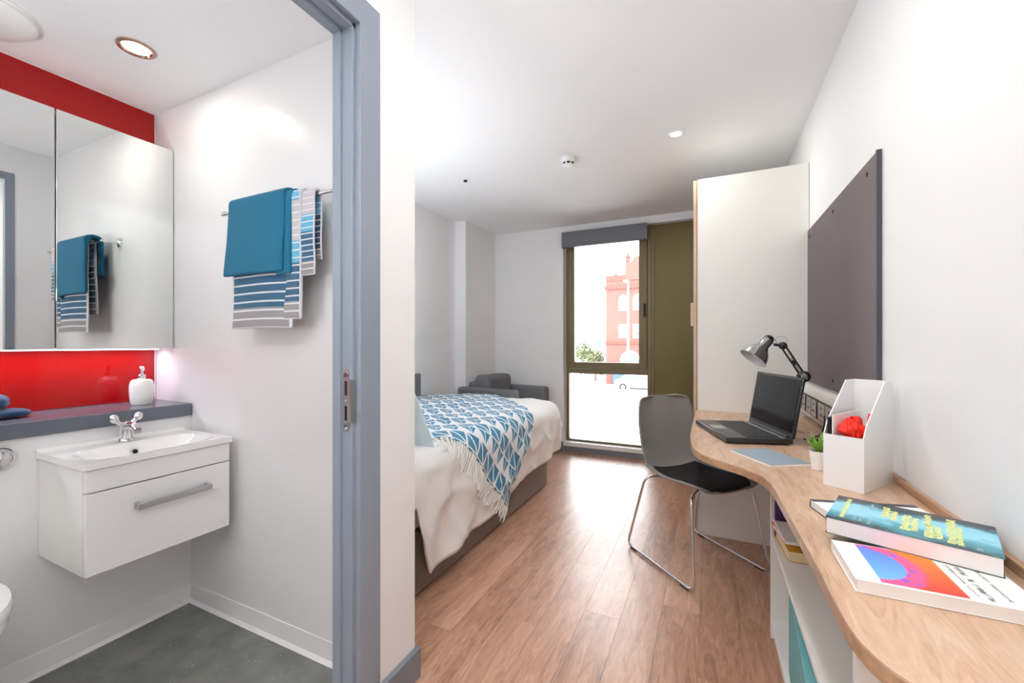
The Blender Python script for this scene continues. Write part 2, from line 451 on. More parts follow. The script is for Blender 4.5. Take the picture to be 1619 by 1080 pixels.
# ------------------------------------------------------------------ mesh helpers
class MB:
    def __init__(s):
        s.v, s.f, s.uv = [], [], None
    def box(s, x0, x1, y0, y1, z0, z1):
        n = len(s.v)
        s.v += [(x, y, z) for z in (z0, z1) for (x, y) in ((x0, y0), (x1, y0), (x1, y1), (x0, y1))]
        s.f += [(n, n + 3, n + 2, n + 1), (n + 4, n + 5, n + 6, n + 7), (n, n + 1, n + 5, n + 4), (n + 1, n + 2, n + 6, n + 5),
                (n + 2, n + 3, n + 7, n + 6), (n + 3, n, n + 4, n + 7)]
        return s
    def prism(s, pts, z0, z1, axis=2):
        """pts: 2-D ccw polygon, extruded along axis"""
        n, k = len(s.v), len(pts)
        def P(p, h):
            return (p[0], p[1], h) if axis == 2 else ((p[0], h, p[1]) if axis == 1 else (h, p[0], p[1]))
        s.v += [P(p, z0) for p in pts] + [P(p, z1) for p in pts]
        s.f.append(tuple(n + i for i in reversed(range(k))))
        s.f.append(tuple(n + k + i for i in range(k)))
        for i in range(k):
            j = (i + 1) % k
            s.f.append((n + i, n + j, n + k + j, n + k + i))
        return s
    def tube(s, pts, r, seg=10, closed=False, caps=True):
        pts = [Vector(p) for p in pts]
        rs = r if isinstance(r, (list, tuple)) else [r] * len(pts)
        n0 = len(s.v)
        k = len(pts)
        up = None
        for i, p in enumerate(pts):
            a = pts[(i - 1) % k] if (i or closed) else p
            b = pts[(i + 1) % k] if (i < k - 1 or closed) else p
            d = (b - a).normalized()
            if up is None:
                up = Vector((0, 0, 1)) if abs(d.z) < 0.9 else Vector((1, 0, 0))
            x = d.cross(up)
            if x.length < 1e-6:
                x = d.orthogonal()
            x.normalize()
            y = x.cross(d).normalized()
            up = y
            for j in range(seg):
                t = 2 * PI * j / seg
                s.v.append(tuple(p + x * math.cos(t) * rs[i] + y * math.sin(t) * rs[i]))
        m = k if closed else k - 1
        for i in range(m):
            for j in range(seg):
                a = n0 + i * seg + j
                b = n0 + i * seg + (j + 1) % seg
                c = n0 + ((i + 1) % k) * seg + (j + 1) % seg
                d = n0 + ((i + 1) % k) * seg + j
                s.f.append((a, b, c, d))
        if caps and not closed:
            s.f.append(tuple(n0 + j for j in reversed(range(seg))))
            s.f.append(tuple(n0 + (k - 1) * seg + j for j in range(seg)))
        return s
    def lathe(s, prof, c=(0, 0, 0), seg=32, ax=None, close=True):
        """prof: (radius, height) list turned about the axis through c"""
        n0 = len(s.v)
        a = Vector(ax or (0, 0, 1)).normalized()
        x = a.orthogonal().normalized()
        y = a.cross(x)
        c = Vector(c)
        for (r, h) in prof:
            for j in range(seg):
                t = 2 * PI * j / seg
                s.v.append(tuple(c + a * h + x * (r * math.cos(t)) + y * (r * math.sin(t))))
        for i in range(len(prof) - 1):
            for j in range(seg):
                k = (j + 1) % seg
                s.f.append((n0 + i * seg + j, n0 + i * seg + k, n0 + (i + 1) * seg + k, n0 + (i + 1) * seg + j))
        if close:
            s.f.append(tuple(n0 + j for j in reversed(range(seg))))
            s.f.append(tuple(n0 + (len(prof) - 1) * seg + j for j in range(seg)))
        return s
    def grid(s, fn, nu, nv, u0=0., u1=1., v0=0., v1=1., keep=None, uvf=None):
        n0 = len(s.v)
        if uvf and s.uv is None:
            s.uv = {}
        P = []
        for i in range(nu + 1):
            for j in range(nv + 1):
                u = u0 + (u1 - u0) * i / nu
                v = v0 + (v1 - v0) * j / nv
                s.v.append(tuple(fn(u, v)))
                P.append((u, v))
                if uvf:
                    s.uv[n0 + i * (nv + 1) + j] = uvf(u, v)
        for i in range(nu):
            for j in range(nv):
                if keep:
                    u, v = P[i * (nv + 1) + j]
                    if not keep(u, v):
                        continue
                a = n0 + i * (nv + 1) + j
                s.f.append((a, a + nv + 1, a + nv + 2, a + 1))
        return s
    def disc(s, c, r, h, ax=(0, 0, 1), seg=24):
        return s.lathe([(r, 0), (r, h)], c, seg, ax)

ORIGIN = {}
def tag(o, label=None, cat=None, group=None, kind=None):
    if label: o['label'] = label
    if cat: o['category'] = cat
    if group: o['group'] = group
    if kind: o['kind'] = kind
    return o

def obj(name, mb, m, parent=None, smooth=False, bevel=0, seg=2, solid=0, sub=0, label=None, kind=None, off=None, rot=None, org=None):
    """link mb as one mesh object; org = world point that becomes its origin (top-level), parents built by thing(world=True) shift by theirs"""
    o_ = Vector((0, 0, 0))
    par = parent
    if par is not None and par.name in ORIGIN:
        o_ = ORIGIN[par.name]
    elif org is not None:
        o_ = Vector(org)
    me = bpy.data.meshes.new(name)
    me.from_pydata([tuple(Vector(v) - o_) for v in mb.v], [], mb.f)
    if mb.uv:
        l = me.uv_layers.new(name='UVMap')
        for lp in me.loops:
            l.data[lp.index].uv = mb.uv.get(lp.vertex_index, (0, 0))
    me.validate()
    bm = bmesh.new()
    bm.from_mesh(me)
    bmesh.ops.recalc_face_normals(bm, faces=bm.faces)
    if smooth:
        for f in bm.faces:
            f.smooth = True
    bm.to_mesh(me)
    bm.free()
    if smooth:
        try:
            me.set_sharp_from_angle(angle=R(42))
        except Exception:
            pass
    me.materials.append(M[m] if isinstance(m, str) else m)
    o = bpy.data.objects.new(name, me)
    COL.objects.link(o)
    if par is not None:
        o.parent = par
        ORIGIN[o.name] = o_
        if par.name in PW and False:
            pass
    elif org is not None:
        o.location = org
        ORIGIN[o.name] = o_
    if off: o.location = off
    if rot: o.rotation_euler = rot
    if solid:
        md = o.modifiers.new('thickness', 'SOLIDIFY')
        md.thickness = abs(solid)
        md.offset = 1 if solid > 0 else -1
    if bevel:
        md = o.modifiers.new('edge', 'BEVEL')
        md.width = bevel
        md.segments = seg
        md.limit_method = 'ANGLE'
        md.angle_limit = R(40)
        for f in me.polygons:
            f.use_smooth = True
        try:
            me.set_sharp_from_angle(angle=R(40))
        except Exception:
            pass
        md.harden_normals = False
    if sub:
        md = o.modifiers.new('smooth', 'SUBSURF')
        md.levels = md.render_levels = sub
    if label: o['label'] = label
    if kind: o['kind'] = kind
    return o
PW = {}

def thing(name, label, cat, loc=(0, 0, 0), rz=0, group=None, world=True, kind=None):
    o = bpy.data.objects.new(name, None)
    COL.objects.link(o)
    o.location = loc
    o.rotation_euler = (0, 0, rz)
    o.empty_display_size = 0.1
    tag(o, label, cat, group, kind)
    if world:
        ORIGIN[o.name] = Vector(loc)
    return o

def struct(name, mb, m, parent=None, **k):
    o = obj(name, mb, m, parent, **k)
    if parent is None:
        o['kind'] = 'structure'
    return o

def arc(cx, cy, r, a0, a1, n=8):
    return [(cx + r * math.cos(R(a0 + (a1 - a0) * i / n)), cy + r * math.sin(R(a0 + (a1 - a0) * i / n))) for i in range(n + 1)]

def rrect(x0, x1, y0, y1, r, n=5):
    return arc(x1 - r, y0 + r, r, -90, 0, n) + arc(x1 - r, y1 - r, r, 0, 90, n) + arc(x0 + r, y1 - r, r, 90, 180, n) + arc(x0 + r, y0 + r, r, 180, 270, n)

def smooth_path(pts, n=6):
    """Catmull-Rom through points"""
    P = [Vector(p) for p in pts]
    P = [P[0] * 2 - P[1]] + P + [P[-1] * 2 - P[-2]]
    out = []
    for i in range(1, len(P) - 2):
        for j in range(n):
            t = j / n
            a, b, c, d = P[i - 1], P[i], P[i + 1], P[i + 2]
            out.append(0.5 * ((2 * b) + (c - a) * t + (2 * a - 5 * b + 4 * c - d) * t * t + (3 * b - a - 3 * c + d) * t ** 3))
    out.append(P[-2])
    return out

def rounded_path(pts, r, n=5):
    """polyline with rounded corners"""
    P = [Vector(p) for p in pts]
    out = [P[0]]
    for i in range(1, len(P) - 1):
        a, b, c = P[i - 1], P[i], P[i + 1]
        d1, d2 = (a - b), (c - b)
        rr = min(r, d1.length * 0.45, d2.length * 0.45)
        p, q = b + d1.normalized() * rr, b + d2.normalized() * rr
        for j in range(n + 1):
            t = j / n
            out.append(p * (1 - t) ** 2 + b * 2 * t * (1 - t) + q * t * t)
    out.append(P[-1])
    return out

# ------------------------------------------------------------------ dimensions
XR, XL, YB, CH = 0.493, -2.39, 4.32, 2.415        # right wall, left wall, window wall, ceiling height
XW, XWI = -0.92, -1.00                            # corridor face and bathroom face of the bathroom door wall
YT, YS = 1.089, 1.160                             # bathroom and bedroom face of the wall behind the bed
XB, XA, BH = -2.415, -2.115, 2.25                 # bathroom back wall, boxed lower wall, bathroom ceiling
YE, YN = -1.70, -1.00                             # entrance end wall, bathroom near wall

# ------------------------------------------------------------------ the room shell
fl = struct('floor', MB().box(XL - .1, XR, YE, YB + .02, -0.05, -0.004), 'subfloor')
pw, pl_ = 0.150, 0.92
x, row = XL, 0
base_me = None
while x < XR - 0.001:
    x = round(x, 5)
    y = YE - (row * 0.37 % pl_)
    w = min(pw, XR - x)
    if x < XW - .02 < x + w:
        w = XW - .02 - x
    while y < YB + .02:
        ys_ = YE if x > XW - .02 else YS - .03
        y0, y1 = max(y, ys_), min(y + pl_, YB + .02)
        if y1 - y0 > 0.02 and not (x > -0.06 and y0 > 2.80):
            full = (w == pw and y1 - y0 > pl_ - 1e-6)
            if full and base_me:
                o = bpy.data.objects.new('floor_board', base_me)
                COL.objects.link(o)
            else:
                g_ = 0.0004
                o = obj('floor_board', MB().box(g_, w - g_, g_, y1 - y0 - g_, -0.004, 0), 'floor', bevel=0)
                if full:
                    base_me = o.data
            o.location = (x, y0, 0)
            o.parent = fl
        y += pl_
    x += w
    row += 1
struct('floor_bathroom', MB().box(XB, XWI + .08, YN, YT, -0.05, 0.0), 'bathfloor', bevel=0)
struct('ceiling', MB().box(XL - .3, XR + .2, YE - .2, YB + .3, CH, CH + .1), 'ceiling')
struct('ceiling_bathroom', MB().box(XB - .1, XWI, YN, YT, BH, BH + .06), 'ceiling')
struct('wall_right', MB().box(XR, XR + .15, YE - .2, YB + .3, 0, CH), 'wall')
struct('wall_left', MB().box(XL - .15, XL, YS, YB + .3, 0, CH), 'wall')
struct('wall_left_pier', MB().box(XL, -2.262, 3.67, YB, 0, CH), 'wall')
struct('wall_entrance', MB().box(XWI, XR, YE - .15, YE, 0, CH), 'wall')
WX0, WX1, WZ = -1.435, 0.30, 2.342                 # window opening
struct('wall_window_side', MB().box(XL, WX0, YB, YB + .30, 0, CH), 'wall')
struct('wall_window_lintel', MB().box(WX0, WX1, YB, YB + .30, WZ, CH), 'wall')
struct('wall_window_end', MB().box(WX1, XR, YB, YB + .30, 0, CH), 'wall')
struct('wall_bedhead', MB().box(XB - .1, XWI, YT, YS, 0, CH), 'wall')
struct('wall_bathroom_door', MB().box(XWI, XW, 0.920, YS, 0, CH).box(XWI, XW, 0.005, 0.920, 2.094, CH).box(XWI, XW, YE, 0.005, 0, CH), 'wall')
struct('wall_bathroom_back', MB().box(XB - .1, XB, YN, YT, 0, BH), 'bathwall')
struct('wall_bathroom_boxing', MB().box(XB, XA, YN, YT - .003, 0, 0.83), 'bathwall')
struct('wall_bathroom_side', MB().box(XA, XWI - .001, YT - .003, YT, 0, BH).box(XB, XA, YT - .003, YT, 0.885, BH), 'bathwall')
struct('wall_bathroom_near', MB().box(XB - .1, XWI, YN - .08, YN, 0, BH), 'bathwall')
# coved vinyl upstand round the bathroom floor
cv = MB()
cv.prism([(YT - .003, 0), (YT - .003, .075), (YT - .006, .075), (YT - .010, .012), (YT - .022, 0)], XA, XWI, axis=0)
cv.prism([(XA, 0), (XA + .022, 0), (XA + .010, .012), (XA + .004, .075), (XA, .075)], YN, YT - .003, axis=1)
struct('baseboard_bathroom', cv, 'white', bevel=0)
# skirting round the corner of the bathroom wall, and to the bed side
sk = MB()
sk.prism([(XW, 0), (XW + .014, 0), (XW + .014, .098), (XW + .008, .105), (XW, .105)], 0.993, YS + .014, axis=1)
sk.prism([(YS, 0), (YS + .014, 0), (YS + .014, .098), (YS + .008, .105), (YS, .105)], -1.19, XW, axis=0)
struct('baseboard_corner', sk, 'skirt')
struct('baseboard_window_side', MB().box(XL, WX0, YB - .014, YB, 0, .10), 'skirt')
struct('baseboard_left', MB().box(XL, XL + .014, 3.25, 3.67, 0, .10), 'skirt')

# ------------------------------------------------------------------ bathroom door frame (steel, stepped)
dr = thing('door_1', 'blue-grey painted steel frame of the bathroom doorway', 'door frame', (XW, 0.94, 0))
tag(dr, kind='structure')
prof = [(XW + .004, 0.99), (XW + .004, 0.908), (-0.935, 0.908), (-0.935, 0.895), (-0.972, 0.895), (-0.972, 0.885), (-1.003, 0.885), (-1.003, 0.922), (-0.93, 0.922), (-0.93, 0.99)]
HZ = 2.082
obj('jamb', MB().prism(prof, 0, HZ + .001), 'frame', dr, bevel=0.0015)
# near jamb mirrored about y=0.465
prof2 = [(a, 0.925 - b) for a, b in reversed(prof)]
obj('jamb', MB().prism(prof2, 0, HZ + .001), 'frame', dr, bevel=0.0015)
hp1 = [(XW + .0037, HZ + .082), (XW + .0037, HZ), (-0.9303, HZ), (-0.9303, HZ + .082)]
hp2 = [(-0.9305, HZ + .0145), (-0.9305, HZ), (-0.935, HZ), (-0.935, HZ - .013), (-0.972, HZ - .013), (-0.972, HZ - .023), (-1.0025, HZ - .023), (-1.0025, HZ + .0145)]
obj('head', MB().prism(hp1, -0.064, 0.989, axis=1).prism(hp2, 0.0038, 0.9212, axis=1), 'frame', dr, bevel=0.0015)
sp_ = MB()
zc = 0.985
sp_.box(-0.9665, -0.9455, 0.8925, 0.8948, zc - .075, zc + .075)
sp_.lathe([(.0095, 0), (.0095, .0022)], (-0.956, 0.8925, zc + .080), 16, (0, 1, 0))
sp_.lathe([(.0095, 0), (.0095, .0022)], (-0.956, 0.8925, zc - .080), 16, (0, 1, 0))
sp_.box(-0.9455, -0.934, 0.8905, 0.8945, zc - .062, zc + .062)
sp_.box(-0.9355, -0.9325, 0.8905, 0.9065, zc - .062, zc + .062)
stp = obj('strike_plate', sp_, 'steel', dr, label='steel latch strike plate')
for dz in (-.036, .036):
    obj('latch_slot', MB().box(-0.9605, -0.9525, 0.8915, 0.8926, zc + dz - .021, zc + dz + .021), 'black_inner', stp)
for dz in (-.080, 0, .080):
    obj('screw', MB().disc((-0.956, 0.8925, zc + dz), .0035, .0018, (0, -1, 0), 12), 'chrome', stp)

# ------------------------------------------------------------------ bathroom
t = thing('splashback', 'glossy red wall panel behind the mirror cabinet and above the grey shelf', 'splashback', (XB, 0, 0.885))
obj('panel', MB().box(XB + .0005, XB + .010, YN + .01, 1.079, 0.887, BH - .004), 'red', t)
obj('edge_trim', MB().box(XB, XB + .012, 1.079, 1.083, 0.887, BH - .002).box(XB, XB + .012, YN + .01, 1.079, BH - .005, BH - .001), 'redtrim', t)

t = thing('shelf', 'dark grey worktop shelf running along the bathroom wall above the vanity', 'shelf', (XA, 0, 0.83))
obj('board', MB().box(XB, XA + .014, YN + .005, YT - .005, 0.831, 0.885), 'worktop', t, bevel=0.003)

t = thing('mirror_cabinet', 'white bathroom wall cabinet with frameless mirror doors', 'cabinet', (-2.25, 0.2, 1.129))
obj('body', MB().box(XB + .011, -2.271, -0.82, YT - .006, 1.133, 2.043), 'white', t)
for y0, y1 in ((-0.81, -0.063), (-0.059, 0.694), (0.698, YT - .006)):
    d = obj('mirror_door', MB().box(-2.270, -2.250, y0, y1, 1.129, 2.046), 'mirror', t, bevel=0.0015)
obj('light_strip', MB().box(-2.345, -2.325, -0.8, 1.06, 1.124, 1.133), 'led', t, label='glowing light strip under the cabinet')

# vanity with basin
VX, VY0, VY1, VZ = -1.765, 0.612, 1.046, 0.775
t = thing('vanity_unit', 'white wall-hung vanity unit with drawer and ceramic basin', 'vanity', (XA, (VY0 + VY1) / 2, 0.415))
obj('body', MB().box(XA + .002, VX - .020, VY0, VY1, 0.415, 0.66).box(XA + .002, VX - .020, VY0, VY0 + .016, 0.6602, VZ - .022).box(XA + .002, VX - .020, VY1 - .016, VY1, 0.6602, VZ - .022).box(XA + .002, XA + .014, VY0 + .016, VY1 - .016, 0.6602, VZ - .022), 'white_matt', t)
obj('fascia', MB().box(VX - .018, VX, VY0, VY1, 0.679, VZ - .024), 'white', t, bevel=0.002)
dw = obj('drawer', MB().box(VX - .018, VX, VY0, VY1, 0.415, 0.675), 'white', t, bevel=0.002)
hy0, hy1, hz = 0.735, 0.965, 0.602
obj('handle', MB().box(VX + .022, VX + .032, hy0, hy1, hz - .010, hz + .010).box(VX, VX + .024, hy0, hy0 + .012, hz - .010, hz + .010)
    .box(VX, VX + .024, hy1 - .012, hy1, hz - .010, hz + .010), 'steel', dw, bevel=0.002)
bs = MB()
BX0, BX1, BY0, BY1 = XA + .001, VX + .008, VY0 - .006, VY1 + .006
def basin(u, v):
    x = BX0 + (BX1 - BX0) * u
    y = BY0 + (BY1 - BY0) * v
    # bowl: a rounded rectangle, steep at the back, gently shelving to the front
    du = abs((u - 0.62) / 0.33)
    dv = abs((v - 0.5) / 0.44)
    r = (du ** 4 + dv ** 4) ** 0.25
    k = max(0.0, min(1.0, (1.0 - r) / 0.42))
    k = k * k * (3 - 2 * k)
    z = VZ - 0.075 * k + (0.010 * max(0, 1 - u / 0.08))
    return (x, y, z)
bs.grid(basin, 44, 52)
n = len(bs.v)
rim = MB()
nu, nv = 44, 52
loop = [i * (nv + 1) for i in range(nu + 1)] + [nu * (nv + 1) + j for j in range(1, nv + 1)] + [i * (nv + 1) + nv for i in range(nu - 1, -1, -1)] + [j for j in range(nv - 1, 0, -1)]
for a in loop:
    x, y, z = bs.v[a]
    bs.v.append((x, y, VZ - .022))
for i in range(len(loop)):
    j = (i + 1) % len(loop)
    bs.f.append((loop[i], loop[j], n + j, n + i))
ba = obj('basin', bs, 'ceramic', t, smooth=True)
obj('overflow', MB().lathe([(.0, .001), (.007, .001), (.0085, .005), (.013, .005), (.014, -.002)], (-1.982, 0.826, 0.7395), 20, (.91, 0, .40), close=False), 'chrome', ba, smooth=True, label='chrome overflow ring')
obj('overflow_hole', MB().disc((-1.980, 0.826, 0.7403), .0075, .0015, (.91, 0, .40), 16), 'black_inner', ba)

fx, fy = -2.052, 0.828
t = thing('basin_tap', 'chrome mixer tap standing at the back of the white basin', 'tap', (fx, fy, VZ))
tb = MB()
tb.lathe([(.026, 0), (.025, .006), (.020, .010), (.0185, .045), (.019, .062), (.017, .072), (.001, .076)], (fx, fy, VZ + .001), 28, close=False)
obj('body', tb, 'chrome', t, smooth=True)
obj('spout', MB().tube(smooth_path([(fx, fy, VZ + .045), (fx + .035, fy - .002, VZ + .060), (fx + .075, fy - .004, VZ + .062), (fx + .100, fy - .004, VZ + .050)], 5),
                       [.015] * 6 + [.0135] * 6 + [.012] * 4, 16), 'chrome', t, smooth=True)
obj('aerator', MB().disc((fx + .100, fy - .004, VZ + .040), .011, .012), 'steel', t)
for s in (-1, 1):
    hd = MB()
    hd.tube([(fx, fy + s * .010, VZ + .058), (fx + .004, fy + s * .032, VZ + .082)], .008, 12)
    hd.lathe([(.001, -.012), (.012, -.010), (.015, 0), (.013, .012), (.006, .018), (.001, .019)], (fx + .004, fy + s * .036, VZ + .088), 20, (0.1, s * .5, .8), close=False)
    obj('tap_head', hd, 'chrome', t, smooth=True)

# soap dispenser
sx, sy, sz = -2.255, 0.965, 0.885
t = thing('soap_dispenser', 'white ceramic soap dispenser with chrome pump on the grey shelf', 'dispenser', (sx, sy, sz))
obj('bottle', MB().lathe([(.001, 0), (.034, 0), (.037, .004), (.041, .03), (.0425, .06), (.042, .085), (.038, .102), (.030, .110), (.014, .112), (.014, .116), (.001, .116)],
                         (sx, sy, sz + .0005), 40, close=False), 'ceramic', t, smooth=True)
pm = MB()
pm.lathe([(.014, .114), (.014, .128), (.010, .132), (.005, .133), (.005, .150), (.008, .151), (.009, .162), (.007, .168), (.001, .169)], (sx, sy, sz), 20, close=False)
pm.tube([(sx, sy, sz + .160), (sx + .028, sy - .006, sz + .160), (sx + .034, sy - .007, sz + .153)], .004, 10)
obj('pump', pm, 'chrome', t, smooth=True)

# folded navy flannels on the shelf
for k, (z0, hh, dx, ln, rz, lab) in enumerate(((0.886, .030, 0, .215, .10, 'navy blue folded towel lying flat on the grey shelf'),
                                               (0.917, .042, -.02, .150, -.15, 'crumpled navy blue flannel on top of the folded towel'))):
    mb = MB()
    cx, cy = -2.275 + dx, 0.530 - k * .015
    def fold(u, v, z0=z0, hh=hh, ln=ln, k=k):
        a = u * 2 * PI
        x = .062 * (abs(math.cos(a)) ** .6) * (1 if math.cos(a) > 0 else -1)
        z = hh / 2 + hh / 2 * (abs(math.sin(a)) ** .7) * (1 if math.sin(a) > 0 else -1)
        y = (v - .5) * ln
        q = noise.noise(Vector((x * 20, y * 22, z * 18 + k * 5)))
        e = 1 - (abs(v - .5) * 2) ** 8 * .75
        return (x * e * (1 + (.35 if k else .05) * q), y * (1 + (.15 if k else 0) * q), hh / 2 + (z - hh / 2) * e + (0.016 if k else .003) * q * (z / hh))
    mb.grid(fold, 28, 26)
    mb.f.append(tuple(i * 27 for i in range(28)))
    mb.f.append(tuple(i * 27 + 26 for i in reversed(range(28))))
    o = obj('folded_towel', mb, 'navy_towel', smooth=True)
    o.location = (cx, cy, z0 + (.001 if k == 0 else .004))
    o.rotation_euler = (0, 0, rz)
    tag(o, lab, 'towel')

# flush button
t = thing('flush_button', 'round chrome flush button on the white bathroom wall', 'flush button', (XA, 0.522, 0.770))
obj('ring', MB().lathe([(.038, 0), (.038, .006), (.034, .010), (.029, .010), (.028, .005)], (XA, 0.522, 0.770), 32, (1, 0, 0)), 'chrome', t, smooth=True)
obj('button', MB().lathe([(.026, 0), (.026, .009), (.020, .014), (.001, .016)], (XA + .002, 0.522, 0.770), 32, (1, 0, 0), close=False), 'chrome', t, smooth=True)

# toilet (only its rim shows at the frame's edge)
tx, ty = -1.87, 0.300
t = thing('toilet', 'white ceramic toilet against the boxed wall beside the vanity', 'toilet', (tx, ty, 0))
def bowl_ring(sc, z, dx=0):
    return [(tx + dx + (0.245 if math.cos(2 * PI * i / 40) > 0 else 0.235) * sc * math.cos(2 * PI * i / 40), ty + .178 * sc * math.sin(2 * PI * i / 40), z) for i in range(40)]
tb = MB()
rings = [bowl_ring(.62, 0, -.06), bowl_ring(.60, .10, -.06), bowl_ring(.66, .22, -.05), bowl_ring(.88, .33, -.01), bowl_ring(.98, .385), bowl_ring(.98, .405)]
for i, rg in enumerate(rings):
    tb.v += rg
for i in range(len(rings) - 1):
    for j in range(40):
        k = (j + 1) % 40
        tb.f.append((i * 40 + j, i * 40 + k, (i + 1) * 40 + k, (i + 1) * 40 + j))
tb.f.append(tuple(reversed(range(40))))
tb.f.append(tuple(200 + j for j in range(40)))
obj('bowl', tb, 'ceramic', t, smooth=True)
ss = MB()
for i, (sc, z) in enumerate(((.99, .406), (1.01, .412), (1.01, .430), (.985, .440), (.70, .447))):
    ss.v += bowl_ring(sc, z)
for i in range(4):
    for j in range(40):
        k = (j + 1) % 40
        ss.f.append((i * 40 + j, i * 40 + k, (i + 1) * 40 + k, (i + 1) * 40 + j))
ss.f.append(tuple(reversed(range(40))))
ss.f.append(tuple(160 + j for j in range(40)))
obj('lid', ss, 'ceramic', t, smooth=True)

# towel rail and towels
RY, RZ = 1.018, 1.668
t = thing('towel_rail', 'slim chrome towel rail on the bathroom side wall', 'towel rail', (-1.45, YT, RZ))
obj('bar', MB().tube([(-1.765, RY, RZ), (-1.12, RY, RZ)], .006, 12), 'chrome', t, smooth=True)
for bx in (-1.752, -1.135):
    bk = MB()
    bk.tube([(bx, RY, RZ), (bx, YT - .006, RZ)], .006, 12)
    bk.lathe([(.020, 0), (.020, .006), (.010, .010)], (bx, YT - .003, RZ), 20, (0, -1, 0))
    bk.lathe([(.0085, -.008), (.0085, .008)], (bx, RY, RZ), 16, (1, 0, 0))
    obj('bracket', bk, 'chrome', t, smooth=True)

def drape(x0, x1, zf, zb, th, top, seed, layers, lean=0.0, wave=0.004, cy=RY):
    """cloth folded over the rail: closed outline in the y-z plane swept along x with soft irregularities"""
    mb = MB()
    ro = .010 + th
    outer = []
    N = 26
    # uv v: 0 at front hem, increases up over the bar and down the back
    def line(r, zfront, zback):
        pts = []
        for i in range(N):
            pts.append((cy - r, zfront + (RZ - zfront) * i / N))
        for i in range(11):
            a = PI - PI * i / 10
            pts.append((cy + r * math.cos(a), RZ + r * math.sin(a)))
        for i in range(1, N + 1):
            pts.append((cy + r, RZ + (zback - RZ) * i / N))
        return pts
    o_, i_ = line(ro, zf, zb), line(ro - th, zf, zb)
    prof = o_ + list(reversed(i_))
    K = len(prof)
    L = [0]
    for a, b in zip(o_, o_[1:]):
        L.append(L[-1] + math.dist(a, b))
    vs = [l / L[-1] for l in L] + [l / L[-1] for l in reversed(L)]
    nx = 22
    mb.uv = {}
    for i in range(nx + 1):
        u = i / nx
        xx = x0 + (x1 - x0) * u
        for k, (y, z) in enumerate(prof):
            dz = max(0, RZ - z)
            q = noise.noise(Vector((xx * 9 + seed, z * 7, 0.3)))
            q2 = noise.noise(Vector((xx * 5 + seed, 3.1, 0.3)))
            side = -1 if y < cy else 1
            ee = 1 - .45 * abs(2 * u - 1) ** 10
            ym = cy + side * (ro - th / 2)
            yy = ym + (y - ym) * ee if dz > 0 else y
            yy += side * 0 + (wave * q * min(1, dz * 8)) - (0.0 if side > 0 else lean * dz)
            yy = min(yy, YT - .006)
            xs = xx + .012 * noise.noise(Vector((z * 6, seed, u))) * min(1, dz * 6) - (0.020 * dz / .3) * (1 - u)
            mb.v.append((xs, yy, z + .006 * q2 * min(1, dz * 4)))
            mb.uv[len(mb.v) - 1] = (u, vs[k])
    for i in range(nx):
        for k in range(K):
            k2 = (k + 1) % K
            mb.f.append((i * K + k, i * K + k2, (i + 1) * K + k2, (i + 1) * K + k))
    for i in (0, nx):
        c = i * K
        for k in range(len(o_) - 1):
            mb.f.append((c + k, c + k + 1, c + K - 2 - k, c + K - 1 - k))
    return mb
t = thing('striped_towel', 'white towel with blue and grey stripes folded over the towel rail under a teal towel', 'towel', (-1.45, RY, RZ))
obj('front_fold', drape(-1.640, -1.320, 1.205, 1.30, .009, 0, 2, 1, lean=.02), 'stripes', t, smooth=True, sub=1)
mb2 = drape(-1.335, -1.280, 1.232, 1.45, .018, 0, 5, 1)
obj('side_fold', mb2, 'stripes', t, smooth=True, sub=1)
mb3 = drape(-1.278, -1.220, 1.385, 1.44, .009, 0, 8, 1)
obj('end_fold', mb3, 'stripes', t, smooth=True, sub=1)
t = thing('teal_towel', 'plain teal blue towel folded over the striped towel on the rail', 'towel', (-1.5, RY, RZ))
def over(mb, d):
    """lift a drape outwards so that it lies on the one below"""
    nv_ = []
    for (x, y, z) in mb.v:
        side = -1 if y < RY else 1
        nv_.append((x, y + side * d if z < RZ else RY + (y - RY) * (1 + d / .03), z + (d if z > RZ else 0)))
    mb.v = nv_
    return mb
obj('cloth', over(drape(-1.665, -1.345, 1.405, 1.50, .020, 0, 11, 1, lean=.035, wave=.003), .011), 'teal_towel', t, smooth=True, sub=1)
obj('inner_fold', over(drape(-1.375, -1.318, 1.395, 1.50, .014, 0, 14, 1, lean=.02, wave=.003), .008), 'teal_towel', t, smooth=True, sub=1)

# ceiling fittings
def downlight(x, y, z, lab, rim, r=.042, grp=None):
    t = thing('downlight', lab, 'downlight', (x, y, z), group=grp)
    obj('rim', MB().lathe([(r + .012, 0), (r + .011, -.004), (r, -.006), (r - .004, -.001), (r - .006, 0)], (x, y, z), 32, close=False), rim, t, smooth=True)
    obj('lamp_face', MB().disc((x, y, z - .0015), r - .006, .001), 'emit', t)
    return t
labs = ['small round recessed ceiling light nearest the wardrobe', 'added round recessed ceiling light, out of view over the desk chair aisle', 'added round recessed ceiling light, out of view by the entrance']
for (dx, dy), lb in zip(DOWNLIGHTS, labs):
    downlight(dx, dy, CH, lb, 'white', .034)
downlight(-1.927, 0.809, BH, 'recessed ceiling light with coppery rim above the vanity', 'copper', .046)
# bathroom ceiling disc light
t = thing('ceiling_disc', 'round white domed fitting on the bathroom ceiling', 'ceiling light', (-2.165, 0.475, BH))
obj('dome', MB().lathe([(.145, 0), (.145, -.018), (.125, -.034), (.07, -.042), (.001, -.044)], (-2.165, 0.475, BH), 48, close=False), 'plastic', t, smooth=True)
obj('base', MB().lathe([(.150, 0), (.150, -.008), (.144, -.010)], (-2.165, 0.475, BH), 48), 'plastic', t, smooth=True)

